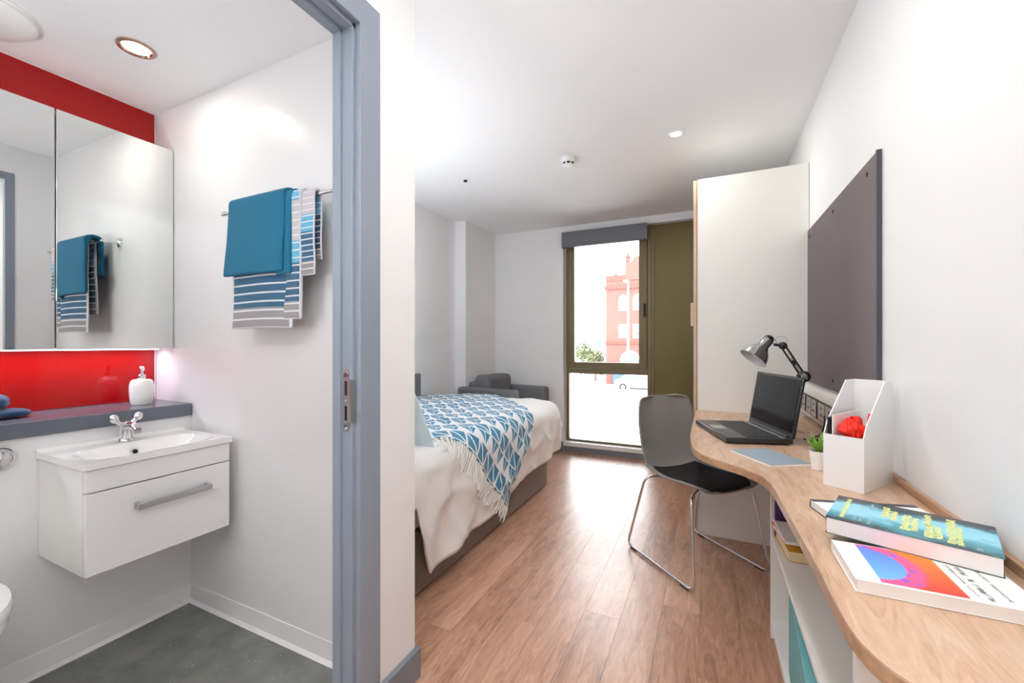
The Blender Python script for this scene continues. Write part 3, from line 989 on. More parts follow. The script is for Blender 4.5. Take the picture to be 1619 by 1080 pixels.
x, y = -.875, 2.737
t = thing('smoke_detector', 'white round smoke detector on the bedroom ceiling', 'smoke detector', (x, y, CH))
obj('base', MB().lathe([(.047, 0), (.047, -.030), (.043, -.036), (.001, -.036)], (x, y, CH), 36, close=False), 'plastic', t, smooth=True)
obj('vent_ring', MB().lathe([(.040, -.036), (.040, -.050)], (x, y, CH), 36), 'black', t, smooth=True)
for k in range(8):
    a = k * PI / 4
    obj('vent_rib', MB().box(-.004, .004, .036, .043, -.051, -.035), 'plastic', t, rot=(0, 0, a)).location = (0, 0, 0)
obj('cap', MB().lathe([(.043, -.050), (.040, -.058), (.026, -.066), (.001, -.068)], (x, y, CH), 36, close=False), 'plastic', t, smooth=True)
for o in t.children:
    if o.name.startswith('vent_rib'):
        me = o.data
        for v in me.vertices:
            v.co = v.co + ORIGIN[t.name]
x, y = -1.702, 2.758
t = thing('sprinkler_head', 'tiny round sprinkler cover on the ceiling above the bed', 'sprinkler', (x, y, CH))
obj('plate', MB().lathe([(.036, 0), (.034, -.004), (.020, -.006)], (x, y, CH), 28), 'plastic', t, smooth=True)
obj('nozzle', MB().lathe([(.014, -.006), (.014, -.016), (.008, -.018)], (x, y, CH), 20), 'darkmetal', t, smooth=True)

# ------------------------------------------------------------------ window
YF = 4.40
t = thing('window_1', 'tall olive bronze metal window with top-hung opening sash over a fixed low pane', 'window', (-.98, YF, 0.1))
tag(t, kind='structure')
x0, x1 = -1.425, -0.560
obj('frame', MB().box(x0, x0 + .030, YF, YF + .07, .10, WZ).box(x1 - .012, x1 + .028, YF - .01, YF + .07, .10, WZ)
    .box(x0 + .030, x1 - .012, YF, YF + .07, .10, .118).box(x0 + .030, x1 - .012, YF - .015, YF + .07, .835, .885).box(x0 + .030, x1 - .012, YF, YF + .07, WZ - .05, WZ), 'bronze', t, bevel=0.003)
sx0, sx1, sz0, sz1 = x0 + .032, x1 - .014, .888, WZ - .052
sa = obj('sash', MB().box(sx0, sx0 + .062, YF - .02, YF + .05, sz0, sz1).box(sx1 - .080, sx1, YF - .02, YF + .05, sz0, sz1)
    .box(sx0 + .062, sx1 - .080, YF - .02, YF + .05, sz0, sz0 + .068).box(sx0 + .062, sx1 - .080, YF - .02, YF + .05, sz1 - .06, sz1), 'bronze', t, bevel=0.005)
obj('sash_glass', MB().box(sx0 + .060, sx1 - .078, YF + .012, YF + .018, sz0 + .066, sz1 - .058), 'glass', t)
obj('fixed_glass', MB().box(x0 + .028, x1 - .010, YF + .030, YF + .036, .116, .837), 'glass', t)
hx = sx1 - .022
hm = MB().box(hx - .012, hx + .012, YF - .028, YF - .020, 1.42, 1.56).tube(rounded_path([(hx, YF - .028, 1.44), (hx, YF - .060, 1.44), (hx, YF - .062, 1.55)], .012), .008, 10)
obj('handle', hm, 'darkmetal', sa, bevel=0)
t = thing('window_infill_panel', 'flat olive bronze metal panel between the window and the wardrobe', 'panel', (-.1, YF, .1))
obj('panel', MB().box(x1 + .030, WX1 - .002, YF - .004, YF + .05, .10, WZ - .002), 'bronze_panel', t, bevel=0.002)
obj('panel_edge', MB().box(x1 + .030, x1 + .050, YF - .012, YF - .004, .10, WZ - .002), 'bronze', t)
struct('window_sill', MB().box(WX0, WX1, YB - .004, YF + .08, 0.055, 0.10), 'white', bevel=0.003)
struct('trim_1', MB().box(WX0, WX1, YB + .004, YF + .08, 0.0, 0.055), 'skirt')
t = thing('roller_blind', 'grey roller blind cassette rolled up at the top of the window', 'blind', (-.98, 4.27, 2.25))
obj('cassette', MB().prism(rrect(YB - .070, YB - .006, 2.178, 2.336, .012), -1.425, -0.566, axis=0), 'blind', t, bevel=0.001)
for xx in (-1.430, -.566):
    obj('end_cap', MB().box(xx, xx + .005, YB - .073, YB - .003, 2.172, 2.340), 'steel', t, bevel=0.001)

# ------------------------------------------------------------------ bed
t = thing('bed', 'single bed with taupe upholstered base against the left wall', 'bed', (-1.79, 2.2, 0))
obj('base', MB().box(XL + .037, -1.2, YS + .016, 3.20, 0.012, 0.285), 'bedbase', t, bevel=0.008)
obj('mattress', MB().box(XL + .040, -1.215, YS + .02, 3.19, 0.287, 0.56), 'duvet', t, bevel=0.04, seg=4)
t = thing('bed_side_panel', 'grey upholstered panel on the wall along the bed', 'wall panel', (XL, 2.1, .6))
obj('pad', MB().box(XL + .001, XL + .035, YS + .10, 3.06, 0.30, 0.885), 'arm', t, bevel=0.008)

E_, RF, YFT, Z0 = -1.120, 0.10, 3.36, 0.660
QL = PI / 2 * RF
def hem(y):
    P = [(1.2, .50), (1.44, .45), (1.48, .26), (1.545, .125), (1.64, .133), (1.87, .160), (2.15, .192), (2.37, .222), (2.67, .255), (3.04, .28), (3.5, .30)]
    for (a, za), (b, zb) in zip(P, P[1:]):
        if y <= b:
            return za + (zb - za) * (y - a) / (b - a)
    return .30
def surf(s, y, lift=0.0):
    """the bed's top surface: s runs across (x on top, then down the side), y along"""
    ds = max(0.0, s - (E_ - RF))
    dy = max(0.0, y - (YFT - RF))
    e = math.hypot(ds, dy)
    bx, by = min(s, E_ - RF), min(y, YFT - RF)
    q = noise.noise(Vector((s * 3.1, y * 2.6, 0.7)))
    q2 = noise.noise(Vector((s * 8, y * 7, 4.7)))
    rg = 1 - abs(noise.noise(Vector((s * 2.4 + y * 1.9, y * 1.1 - s * 2.2, 9.1)))) * 2
    rg2 = 1 - abs(noise.noise(Vector((s * 4.5 - y * 3.0, y * 2.4 + s * 3.5, 2.4)))) * 2
    crease = .010 * max(0, rg) ** 4 + .007 * max(0, rg2) ** 5
    crown = .025 * (1 - ((s + 1.75) / .75) ** 2)
    ztop = Z0 + max(-.02, crown) + .014 * q + .005 * q2 + crease * (.6 if ds == 0 else .3)
    if e < 1e-6:
        return (s, y, ztop + lift)
    dx_, dy_ = ds / e, dy / e
    if e < QL:
        a = e / RF
        hz_, dp = (RF + lift) * math.sin(a), RF - (RF + lift) * math.cos(a)
    else:
        dn = e - QL
        fold = .016 * math.sin(y * 13 + s * 5 + 2.2 * math.sin(y * 3.7)) * min(1, dn * 5) if dx_ > .5 else .012 * math.sin(s * 15) * min(1, dn * 5)
        hz_ = RF + lift + fold + .012 * q2 - .05 * dn + 1.6 * crease * min(1, dn * 10)
        dp = RF + dn
    return (bx + dx_ * hz_, by + dy_ * hz_, ztop - dp)
dv = MB()
NS, NY = 96, 150
ymax = YFT - RF + QL + .26
for j in range(NY + 1):
    y = 1.205 + (ymax - 1.205) * j / NY
    smax = E_ - RF + QL + (Z0 - RF - hem(y))
    dy = max(0, y - (YFT - RF))
    if dy > 0:
        emax = QL + (Z0 - RF - .29)
        smax = E_ - RF + math.sqrt(max(0.0004, min(emax ** 2, (smax - E_ + RF) ** 2) - min(dy, emax * .9999) ** 2))
    for i in range(NS + 1):
        w = i / NS
        s = XL + .040 + (smax - XL - .040) * w
        dv.v.append(surf(s, y))
for j in range(NY):
    for i in range(NS):
        a = j * (NS + 1) + i
        dv.f.append((a, a + 1, a + NS + 2, a + NS + 1))
o = obj('duvet', dv, 'duvet', smooth=True, solid=-0.012)
o.location = (0, 0, 0)
tag(o, 'puffy white duvet spread over the bed and hanging down its side', 'duvet')
# re-origin the duvet on the bed
def reorigin(o, p):
    p = Vector(p)
    for v in o.data.vertices:
        v.co -= p
    o.location = p
reorigin(o, (-1.79, 2.2, .56))

# throw
TC = Vector((-0.665, 2.30))
E1, E2 = Vector((-0.690, -0.724)), Vector((-0.724, 0.690))
t = thing('throw_blanket', 'white throw with blue triangle pattern and fringe lying across the duvet', 'throw', (-1.5, 2.4, .68))
TV = 1.95
def thr(u, v):
    p = TC + E1 * u + E2 * v
    return surf(min(max(p.x, XL + .044), 0), p.y, .008)
def keep(u, v):
    p = TC + E1 * u + E2 * v
    return p.x > XL + .055 and p.y < YFT + .10 and p.y > 1.25
tw = MB()
tw.grid(thr, 90, 130, 0, 1.25, 0, TV, keep=keep, uvf=lambda u, v: (u, v))
obj('cloth', tw, 'throw', t, smooth=True, solid=0.004)
fr = MB()
rnd = random.Random(3)
k = 0
u = 0.005
while u < 1.24:
    L_ = rnd.uniform(.085, .120)
    sw = rnd.uniform(-.35, .35)
    pts = []
    for i in range(8):
        q = i / 7
        uu = u + sw * .06 * q + .006 * math.sin(q * 9 + k)
        p = TC + E1 * uu - E2 * (q * L_ * (1.0 if u > .35 else .9))
        drop = 0
        pts.append(Vector(surf(p.x, p.y, .010 + .004 * math.sin(q * 8 + k))))
    # knot then a loose strand pair
    fr.tube(pts, [.0042, .0050, .0036, .0034, .0036, .0034, .0036, .0026], 5)
    u += rnd.uniform(.0125, .0165)
    k += 1
obj('fringe', fr, 'throwfringe', t, smooth=True, kind='stuff')

# pillow and cushion at the head of the bed
def pillow(name, m, w, h, th, loc, rot, lab, cat):
    mb = MB()
    def f(sgn):
        def g(u, v):
            a, b = 2 * u - 1, 2 * v - 1
            k = max(0, (1 - abs(a) ** 2.6)) ** .5 * max(0, (1 - abs(b) ** 2.6)) ** .5
            px = a * w / 2 * (1 - .06 * (1 - abs(b)) * abs(a))
            pz = b * h / 2 * (1 - .06 * (1 - abs(a)) * abs(b))
            return (px, sgn * th / 2 * k * (1 + .08 * noise.noise(Vector((a * 2, b * 2, sgn)))), pz)
        return g
    mb.grid(f(1), 26, 26)
    mb.grid(f(-1), 26, 26)
    o = obj(name, mb, m, smooth=True)
    bm = bmesh.new()
    bm.from_mesh(o.data)
    bmesh.ops.remove_doubles(bm, verts=bm.verts, dist=.0005)
    bmesh.ops.recalc_face_normals(bm, faces=bm.faces)
    bm.to_mesh(o.data)
    bm.free()
    o.location = loc
    o.rotation_euler = rot
    tag(o, lab, cat)
    return o
pillow('pillow', 'duvet', .66, .42, .17, (-1.78, 1.31, .86), (R(14), 0, 0), 'white pillow standing at the head of the bed', 'pillow')
pillow('cushion', 'cushion', .42, .42, .13, (-1.385, 1.560, .805), (R(28), 0, R(-3)), 'pale aqua square cushion leaning at the head of the bed', 'cushion')

# armchair in the corner
t = thing('armchair', 'charcoal grey upholstered armchair in the corner by the window', 'armchair', (-1.93, 3.905, 0), R(-8), world=False)
def rbox(x0, x1, y0, y1, z0, z1):
    return MB().box(x0, x1, y0, y1, z0, z1)
obj('seat_frame', rbox(-.29, .31, -.22, .24, .10, .30), 'arm', t, bevel=.015)
obj('seat_cushion', rbox(-.20, .33, -.22, .24, .302, .44), 'arm', t, bevel=.035, seg=4)
obj('arm', rbox(-.36, .33, -.345, -.225, .08, .715), 'arm', t, bevel=.03, seg=4)
obj('arm', rbox(-.31, .33, .245, .365, .08, .70), 'arm', t, bevel=.03, seg=4)
obj('backrest', rbox(-.325, -.20, -.222, .242, .302, .76), 'arm', t, bevel=.04, seg=4)
obj('back_cushion', rbox(-.245, -.06, -.215, .235, .46, .83), 'arm', t, bevel=.05, seg=5)
for a, b in ((-.27, -.30), (-.27, .32), (.28, -.30), (.28, .32)):
    obj('leg', MB().lathe([(.016, 0), (.022, .08)], (a, b, 0), 14), 'darkmetal', t)

# ------------------------------------------------------------------ wardrobe
YW = 2.778
WDX, WDH = -0.070, 2.147
t = thing('wardrobe', 'tall cream wardrobe with oak edging next to the window panel', 'wardrobe', (.2, 3.5, 0))
obj('side_panel', MB().box(WDX, XR - .002, YW, YW + .018, 0, WDH), 'white_matt', t, bevel=0.001)
obj('carcass', MB().box(WDX, XR - .002, YW + .020, YB - .03, 0.0, WDH - .002), 'white_matt', t)
obj('edging', MB().box(WDX - .0022, WDX, YW - .001, YW + .018, 0, WDH), 'woodedge', t, label='oak edging strip')
nd = 3
dwid = (YB - .03 - YW - .004) / nd
for k in range(nd):
    a = YW + .003 + k * dwid
    d = obj('door', MB().box(WDX - .0225, WDX - .0045, a, a + dwid - .004, .08, WDH - .004), 'woodedge', t, bevel=0.001, label='oak wardrobe door')
    hy = a + .045 if k != 1 else a + dwid - .045
    obj('handle', MB().box(WDX - .040, WDX - .0225, hy - .011, hy + .011, 1.262, 1.405), 'woodedge', d, bevel=0.002)
obj('plinth', MB().box(WDX - .004, WDX, YW + .01, YB - .03, 0, .078), 'woodedge', t)

# ------------------------------------------------------------------ notice board
t = thing('notice_board', 'large dark plum-grey notice board screwed to the right wall', 'notice board', (XR, 2.24, 1.36))
obj('board', MB().box(XR - .012, XR - .001, 1.713, 2.765, .946, 1.768), 'board', t, bevel=0.002)
obj('edge_strip', MB().box(XR - .014, XR - .001, 1.703, 1.7125, .944, 1.770), 'boardedge', t)
for yy in (1.80, 2.24, 2.71):
    for zz in (.99, 1.725):
        obj('screw', MB().disc((XR - .0121, yy, zz), .0075, .003, (-1, 0, 0), 14), 'screw', t)

# ------------------------------------------------------------------ dado trunking with sockets
t = thing('trunking', 'white power trunking under the notice board with sockets', 'trunking', (XR, 2.4, .86))
TX = XR - .045
obj('cover', MB().prism([(XR - .001, .785), (TX, .785), (TX, .915), (TX + .014, .932), (XR - .001, .936)][::-1], 1.985, YW - .002, axis=1), 'trunk', t, bevel=0.002)
for k, (a, b) in enumerate(((2.585, 2.735), (2.335, 2.545), (2.045, 2.295))):
    s = obj('socket', MB().box(TX - .006, TX, a - .02, b + .02, .805, .895), 'black', t, bevel=0.001)
    m_ = (a + b) / 2
    for (p, q) in ((a, m_ - .006), (m_ + .006, b)):
        obj('socket_plate', MB().box(TX - .010, TX - .006, p, q, .812, .888), 'steel', s, bevel=0.001)
        c = (p + q) / 2
        for (dy_, dz_) in ((0, .018), (-.014, -.012), (.014, -.012)):
            obj('pin_hole', MB().box(TX - .0108, TX - .0098, c + dy_ - .004, c + dy_ + .004, .850 + dz_ - .006, .850 + dz_ + .006), 'black_inner', s)

# ------------------------------------------------------------------ desk
DZ, DT = .750, .026
edge = [(-.080, 2.776), (-.080, 2.10), (-.076, 1.94), (-.064, 1.79), (-.040, 1.70), (-.006, 1.643), (.052, 1.583), (.104, 1.529), (.140, 1.470), (.158, 1.385), (.164, 1.25),
        (.170, 1.07), (.174, .93), (.175, .80), (.178, .735), (.190, .685), (.214, .648), (.250, .622), (.30, .61), (XR - .001, .605)]
edge = [(p.x, p.y) for p in smooth_path([(a, b, 0) for a, b in edge], 3)]
poly = edge + [(XR - .001, 2.776)]
t = thing('desk', 'curved oak-effect desktop fixed along the right wall', 'desk', (.2, 1.7, DZ - DT))
obj('top', MB().prism(poly[::-1][::-1], DZ - .004, DZ), 'desk', t)
inner = poly
obj('core', MB().prism(poly, DZ - DT, DZ - .0042), 'deskedge', t)
obj('upstand', MB().box(XR - .013, XR - .001, .61, 1.98, DZ + .0005, DZ + .020), 'deskedge', t, bevel=0.001)

# ------------------------------------------------------------------ bookcase under the desk
FX = .214
t = thing('bookcase', 'white open bookcase standing under the desk with one shelf', 'bookcase', (.35, 1.4, 0))
ZT = DZ - DT - .002
obj('side_panel', MB().box(FX, XR - .003, 1.912, 1.930, 0, ZT), 'white_matt', t, bevel=.001)
obj('side_panel', MB().box(FX, XR - .003, .856, .874, 0, ZT), 'white_matt', t, bevel=.001)
obj('shelf', MB().box(FX + .002, XR - .006, .875, 1.911, .392, .410), 'white_matt', t, bevel=.001)
obj('bottom_shelf', MB().box(FX + .002, XR - .006, .875, 1.911, .062, .080), 'white_matt', t, bevel=.001)
obj('plinth', MB().box(FX + .012, FX + .028, .875, 1.911, 0, .061), 'white_matt', t)
obj('back_panel', MB().box(XR - .0055, XR - .003, .875, 1.911, .081, ZT), 'white_matt', t)

def book(name, L, Wd, H, loc, rz, cover, lab, group=None, spine=None, cat='book', tilt=None, page='page', ct=.0012):
    """a paperback: lies in local x (height of the page) by y (width), spine along x at y=Wd"""
    t = thing(name, lab, cat, loc, rz, group, world=False)
    obj('pages', MB().box(.002, L - .002, .0012, Wd - ct, ct, H - ct), page, t)
    obj('cover', MB().box(0, L, 0, Wd, H - ct, H), cover, t)
    obj('back_cover', MB().box(0, L, 0, Wd, 0, ct), cover if spine is None else spine, t)
    obj('spine', MB().box(0, L, Wd - ct, Wd, ct, H - ct), cover if spine is None else spine, t)
    if tilt:
        t.rotation_euler = tilt
    return t
# shelf contents at the far end
book('yellow_book', .150, .205, .034, (.240, 1.690, .411), R(4), 'yellow', 'thick yellow book lying on the bookcase shelf', page='cream')
book('orange_book', .165, .150, .016, (.236, 1.745, .4465), R(8), 'orange', 'orange book lying on the thick yellow book')
book('white_magazine', .18, .215, .010, (.232, 1.700, .4635), R(3), 'paper', 'white magazine on top of the book stack under the desk')
for k, (x, c, w, lab) in enumerate(((.225, 'purple', .026, 'purple book standing at the far end of the bookcase shelf'),
                                    (.253, 'magenta', .020, 'dark magenta book standing between the purple and white books'),
                                    (.275, 'paper', .022, 'white book standing at the far end of the bookcase shelf'),
                                    (.299, 'purple', .030, 'violet book standing furthest inside the bookcase shelf'))):
    # upright books behind the stack, spines to the room side
    t = thing('upright_book', lab, 'book', (x, 0, .411), world=False)
    hh = (.235, .225, .245, .23)[k]
    obj('pages', MB().box(.0015, w - .0015, 1.898 - .0, 1.9095, .001, hh - .002) if False else MB().box(.0015, w - .0015, 1.885, 1.9098, .002, hh - .002), 'page', t)
    obj('cover', MB().box(0, w, 1.884, 1.885, 0, hh).box(0, .0013, 1.885, 1.911, 0, hh).box(w - .0013, w, 1.885, 1.911, 0, hh), c, t)
    for ch in t.children:
        for v in ch.data.vertices:
            v.co.y -= 1.90
    t.location = (x, 1.900, .411)
# teal box file in the lower bay
t = thing('box_file', 'teal card box file standing in the lower bay of the bookcase', 'file', (.232, 1.625, .081), R(-4), world=False)
obj('box', MB().box(0, .085, -.50, 0, 0, .280), 'tealbox', t, bevel=.002)
obj('finger_ring', MB().lathe([(.012, 0), (.012, .0015), (.008, .0015), (.008, 0)], (0, -.25, .09), 20, (-1, 0, 0), close=False), 'steel', t)

# ------------------------------------------------------------------ things on the desk
BZ = DZ + .0006
# white paperback with abstract picture
t = book('art_paperback', .224, .150, .0205, (.212, .848, BZ), 0, 'paper', 'white paperback with an orange and blue abstract picture, nearest on the desk')
art = obj('cover_picture', MB().box(0, .103, 0, .141, 0, .0003), 'art', t)
art.location = (.035, .006, .0206)
tx_ = MB()
rnd = random.Random(11)
def strokes(mb, x0, w, y0, y1, z, dens=.8, seed=1):
    """illegible lettering: a column of little bars, as flat print"""
    r = random.Random(seed)
    y = y0
    while y < y1:
        l = r.uniform(.003, .006)
        if r.random() < dens:
            a = x0 + r.uniform(0, w * .25)
            b = x0 + w - r.uniform(0, w * .25)
            mb.box(a, b, y, y + l * .35, z, z + .00025)
            mb.box(a if r.random() < .5 else b - w * .18, (a if r.random() < .5 else b - w * .18) + w * .18, y, y + l * .8, z, z + .00025)
        y += l
for (x0, w, y0, y1, s) in ((.150, .004, .020, .118, 2), (.160, .009, .012, .125, 3), (.185, .006, .020, .070, 4), (.185, .006, .078, .118, 5)):
    strokes(tx_, x0, w, y0, y1, .0206, .95, s)
obj('cover_print', tx_, 'printgrey', t, label='small grey print', kind='stuff')
# white magazine with grey spine underneath
t = book('slim_white_book', .222, .150, .0185, (.262, 1.082, BZ), R(13), 'paper', 'slim white book with a grey spine partly under the thick teal book', spine='boardedge')
t.rotation_euler = (0, 0, R(15))
t.location = (.2205 + .15 * math.sin(R(15)), 1.242 - .15 * math.cos(R(15)), BZ)
obj('cover_band', MB().box(0, .222, .134, .150, .0186, .0189), 'boardedge', t)
# thick teal paperback on both
t = book('thick_teal_book', .235, .168, .032, (.209, 1.030, .7716), math.atan2(-.080, .220), 'cover_teal', 'thick teal book with yellow lettering lying across two white books')
def blocks(mb, x0, w, y0, y1, z, seed):
    r = random.Random(seed)
    y = y0
    while y < y1:
        l = r.uniform(.0045, .0075)
        a, b = x0 + r.choice((0, 0, w * .2)), x0 + w - r.choice((0, 0, w * .18))
        mb.box(a, b, y, y + l * .62, z, z + .0003)
        c = r.choice((a, b - w * .25, (a + b) / 2))
        mb.box(c, c + w * .25, y + l * .62, y + l * .94, z, z + .0003)
        y += l
ly = MB()
z_ = .0321
for (x0, w, y0, y1, s) in ((.018, .008, .020, .150, 21),
                           (.078, .013, .080, .145, 23), (.091, .011, .072, .128, 24),
                           (.108, .014, .030, .120, 25), (.122, .011, .035, .112, 26),
                           (.139, .011, .085, .152, 27), (.141, .014, .018, .092, 28), (.155, .010, .022, .088, 29),
                           (.170, .013, .014, .152, 30), (.183, .008, .014, .110, 31)):
    blocks(ly, x0, w, y0, y1, z_, s)
obj('cover_lettering', ly, 'printyellow', t, label='yellow-green lettering', kind='stuff')
lw = MB()
for (x0, w, y0, y1, s) in ((.040, .005, .022, .050, 41), (.048, .005, .018, .045, 42), (.062, .006, .014, .042, 43), (.058, .007, .110, .150, 44), (.205, .008, .012, .022, 45)):
    strokes(lw, x0, w, y0, y1, z_, 1.0, s)
obj('cover_small_print', lw, 'printwhite', t, label='small white lettering', kind='stuff')

# magazine file
ang = math.atan2(1.406 - 1.458, .369 - .291)
fw, fd, fhf, fhb = .094, .198, .146, .292
t = thing('magazine_file', 'white magazine file standing on the desk with red and dark papers inside', 'magazine file', (.291, 1.458, BZ), ang, world=False)
th = .003
prof = [(0, 0), (fd, 0), (fd, fhb), (.140, fhb), (.020, .180), (0, fhf)]
obj('side', MB().prism(prof, 0, th, axis=0), 'white', t)
obj('side', MB().prism(prof, fw - th, fw, axis=0), 'white', t)
obj('front', MB().box(th, fw - th, 0, th, 0, fhf), 'white', t)
obj('back', MB().box(th, fw - th, fd - th, fd, 0, fhb), 'white', t)
obj('bottom', MB().box(th, fw - th, th, fd - th, 0, th), 'white', t)
def inside(name, mb, m, lab, cat):
    o = obj(name, mb, m, smooth=False)
    o.location = (.291, 1.458, BZ)
    o.rotation_euler = (0, 0, ang)
    tag(o, lab, cat)
    return o
inside('dark_notebook', MB().box(.006, .014, .010, .150, .004, .192), 'black', 'dark notebook standing inside the white magazine file', 'notebook')
inside('white_folder', MB().box(.018, .021, .008, .180, .004, .200), 'paper', 'white folder standing next to the dark notebook in the magazine file', 'folder')
mb = MB()
def crum(u, v):
    a, b = u * 2 * PI, v * PI
    r = .024 * (1 + .38 * noise.noise(Vector((math.cos(a) * 2.2, math.sin(a) * 2.2, v * 5))))
    return (.052 + r * 1.05 * math.sin(b) * math.cos(a), .050 + r * 1.6 * math.sin(b) * math.sin(a), .160 + r * 1.35 * math.cos(b))
mb.grid(crum, 26, 18)
# the crumpled cloth's tail goes down to the bottom of the file
mb.lathe([(.010, .0045), (.016, .08), (.018, .150)], (.052, .050, 0), 14)
inside('red_cloth', mb, 'redthing', 'crumpled bright red cloth in the white magazine file', 'cloth')
inside('red_pen', MB().tube([(.078, .020, .006), (.084, .060, .190)], .004, 8).lathe([(.0045, 0), (.0045, .03)], (.0835, .057, .178), 8, (.1, .2, 1)), 'redthing', 'slim red pen leaning in the magazine file', 'pen')

# small potted plant
px_, py_ = .312, 1.625
t = thing('potted_plant', 'small green spiky plant in a white pot beside the magazine file', 'potted plant', (px_, py_, BZ))
obj('pot', MB().lathe([(.001, .003), (.018, .0), (.0195, .001), (.026, .058), (.0265, .060), (.024, .060), (.022, .050), (.001, .050)], (px_, py_, BZ), 32, close=False), 'ceramic', t, smooth=True)
obj('soil', MB().disc((px_, py_, BZ + .0505), .0215, .004), 'soil', t)
rnd = random.Random(5)
for k in range(17):
    a = k * 2.4
    tilt = .15 + .8 * (k / 17)
    L_ = rnd.uniform(.045, .068)
    lf = MB()
    c, s = math.cos(a), math.sin(a)
    n = 7
    for i in range(n):
        q = i / (n - 1)
        rr = .004 + L_ * q * math.sin(tilt)
        zz = BZ + .054 + L_ * q * math.cos(tilt * (.6 + .6 * q))
        w = .0052 * math.sin(PI * min(.98, .18 + .80 * q)) + .0004
        for sg in (-1, 0, 1):
            lf.v.append((px_ + rr * c - sg * w * s, py_ + rr * s + sg * w * c, zz + (0 if sg else -.0015)))
    for i in range(n - 1):
        for j in range(2):
            lf.f.append((i * 3 + j, i * 3 + j + 1, i * 3 + j + 4, i * 3 + j + 3))
    obj('leaf', lf, 'leaf', t, smooth=True, solid=.0006)

# notebook
t = thing('notebook', 'blue-grey notebook with white page edges lying in front of the laptop', 'notebook', (.068, 1.756, BZ), math.atan2(1.583 - 1.756, .176 - .068), world=False)
obj('pages', MB().box(.001, .203, .001, .144, .0015, .0065), 'paper', t)
obj('cover', MB().box(0, .204, 0, .145, .0065, .008), 'bluegrey', t, bevel=.0004)
obj('back_cover', MB().box(0, .204, 0, .145, 0, .0015), 'paper', t)

# laptop: local x along the hinge (towards camera), y = towards the user is -y
A, B = Vector((.173, 2.345)), Vector((.296, 1.960))
LL = (B - A).length
la = math.atan2(B.y - A.y, B.x - A.x)
t = thing('laptop', 'open black laptop standing on the desk', 'laptop', (A.x, A.y, BZ), la, world=False)
LD = .250   # local -y is to the user? hinge line at y=0, user side is y<0 after checking
us = -1
bd = MB().prism([(0.0, us * .0), (LL, us * .0), (LL, us * LD), (0.0, us * LD)][::-1], .004, .024)
obj('base', MB().box(0, LL, -LD, 0, .004, .024), 'laptop', t, bevel=.003)
obj('palm_rest', MB().box(.006, LL - .006, -LD + .004, -LD + .088, .0241, .0247), 'laptop', t)
obj('touchpad', MB().box(.135, .215, -LD + .018, -LD + .072, .0248, .0251), 'steel', t)
kb = MB()
for r in range(6):
    n_ = 15
    for c in range(n_):
        kx = .018 + (LL - .036) * c / n_
        ky = -.040 - .0215 * r
        kb.box(kx + .001, kx + (LL - .036) / n_ - .0015, ky - .0175, ky, .0242, .0262)
obj('keyboard', kb, 'key', t, kind='stuff')
ft = MB()
for a, b in ((.02, -.02), (LL - .02, -.02), (.02, -LD + .02), (LL - .02, -LD + .02)):
    ft.disc((a, b, 0), .008, .0045)
obj('feet', ft, 'black', t)
lid = thing('screen', '', '', (0, 0, 0), world=False)
bpy.data.objects.remove(lid)
TL = R(9.5)
lm = obj('screen_lid', MB().box(0, LL, -.002, .008, 0, .246), 'black', t, bevel=.003)
lm.location = (0, -.002, .024)
lm.rotation_euler = (-TL, 0, 0)
obj('display', MB().box(.014, LL - .014, -.0032, -.0018, .022, .236), 'blackgloss', lm)
obj('hinge', MB().tube([(.04, 0, .002), (LL - .04, 0, .002)], .006, 10), 'black', lm)
obj('speaker_bar', MB().box(.02, LL - .02, -.034, -.018, .0242, .0252), 'steel', t)

# laptop cable
cb = MB()
cb.tube(smooth_path([(.345, 2.06, BZ + .012), (.385, 2.02, BZ + .004), (.430, 1.99, BZ + .004), (.425, 2.06, BZ + .004), (.38, 2.09, BZ + .006), (.40, 2.16, BZ + .004), (.435, 2.21, BZ + .01), (.438, 2.17, .82), (.436, 2.17, .845)], 8), .003, 8)
cb.tube(smooth_path([(.37, 2.03, BZ + .009), (.40, 2.08, BZ + .009), (.43, 2.03, BZ + .009), (.40, 1.985, BZ + .009), (.365, 2.00, BZ + .009), (.39, 2.06, BZ + .012), (.42, 2.10, BZ + .009)], 8), .003, 8)
o = obj('laptop_cable', cb, 'black', smooth=True)
reorigin(o, (.39, 2.05, BZ))
tag(o, 'black looped cable lying between the laptop and the sockets', 'cable')

# desk lamp
LB = Vector((.318, 2.44, BZ))
t = thing('desk_lamp', 'black and silver swing-arm desk lamp behind the laptop', 'lamp', tuple(LB))
elbow = Vector((.402, 2.40, .995))
j2 = Vector((.318, 2.40, 1.142))
hc = Vector((.235, 2.40, 1.150))
obj('base', MB().lathe([(.001, 0), (.060, 0), (.062, .004), (.060, .014), (.040, .020), (.012, .024), (.010, .040), (.001, .040)], tuple(LB), 36, close=False), 'black', t, smooth=True)
ar = MB()
for s in (-.010, .010):
    ar.tube([tuple(LB + Vector((0, s, .035))), tuple(elbow + Vector((0, s, 0)))], .004, 8)
obj('lower_arm', ar, 'black', t, smooth=True)
ar = MB()
dxn = (j2 - elbow).normalized()
nn = Vector((-dxn.z, 0, dxn.x)) * .009
for s in (-.009, .009):
    for w in (-1, 1):
        ar.tube([tuple(elbow + Vector((0, s, 0)) + nn * w), tuple(j2 + Vector((0, s, 0)) + nn * w)], .0032, 8)
obj('upper_arm', ar, 'black', t, smooth=True)
obj('tension_spring', MB().tube([tuple(elbow + dxn * (.02 + .12 * i / 160) + Vector((0, .006 * math.cos(i * .9), 0)) + nn * (.6 * math.sin(i * .9))) for i in range(110)], .0011, 5), 'steel', t, smooth=True)
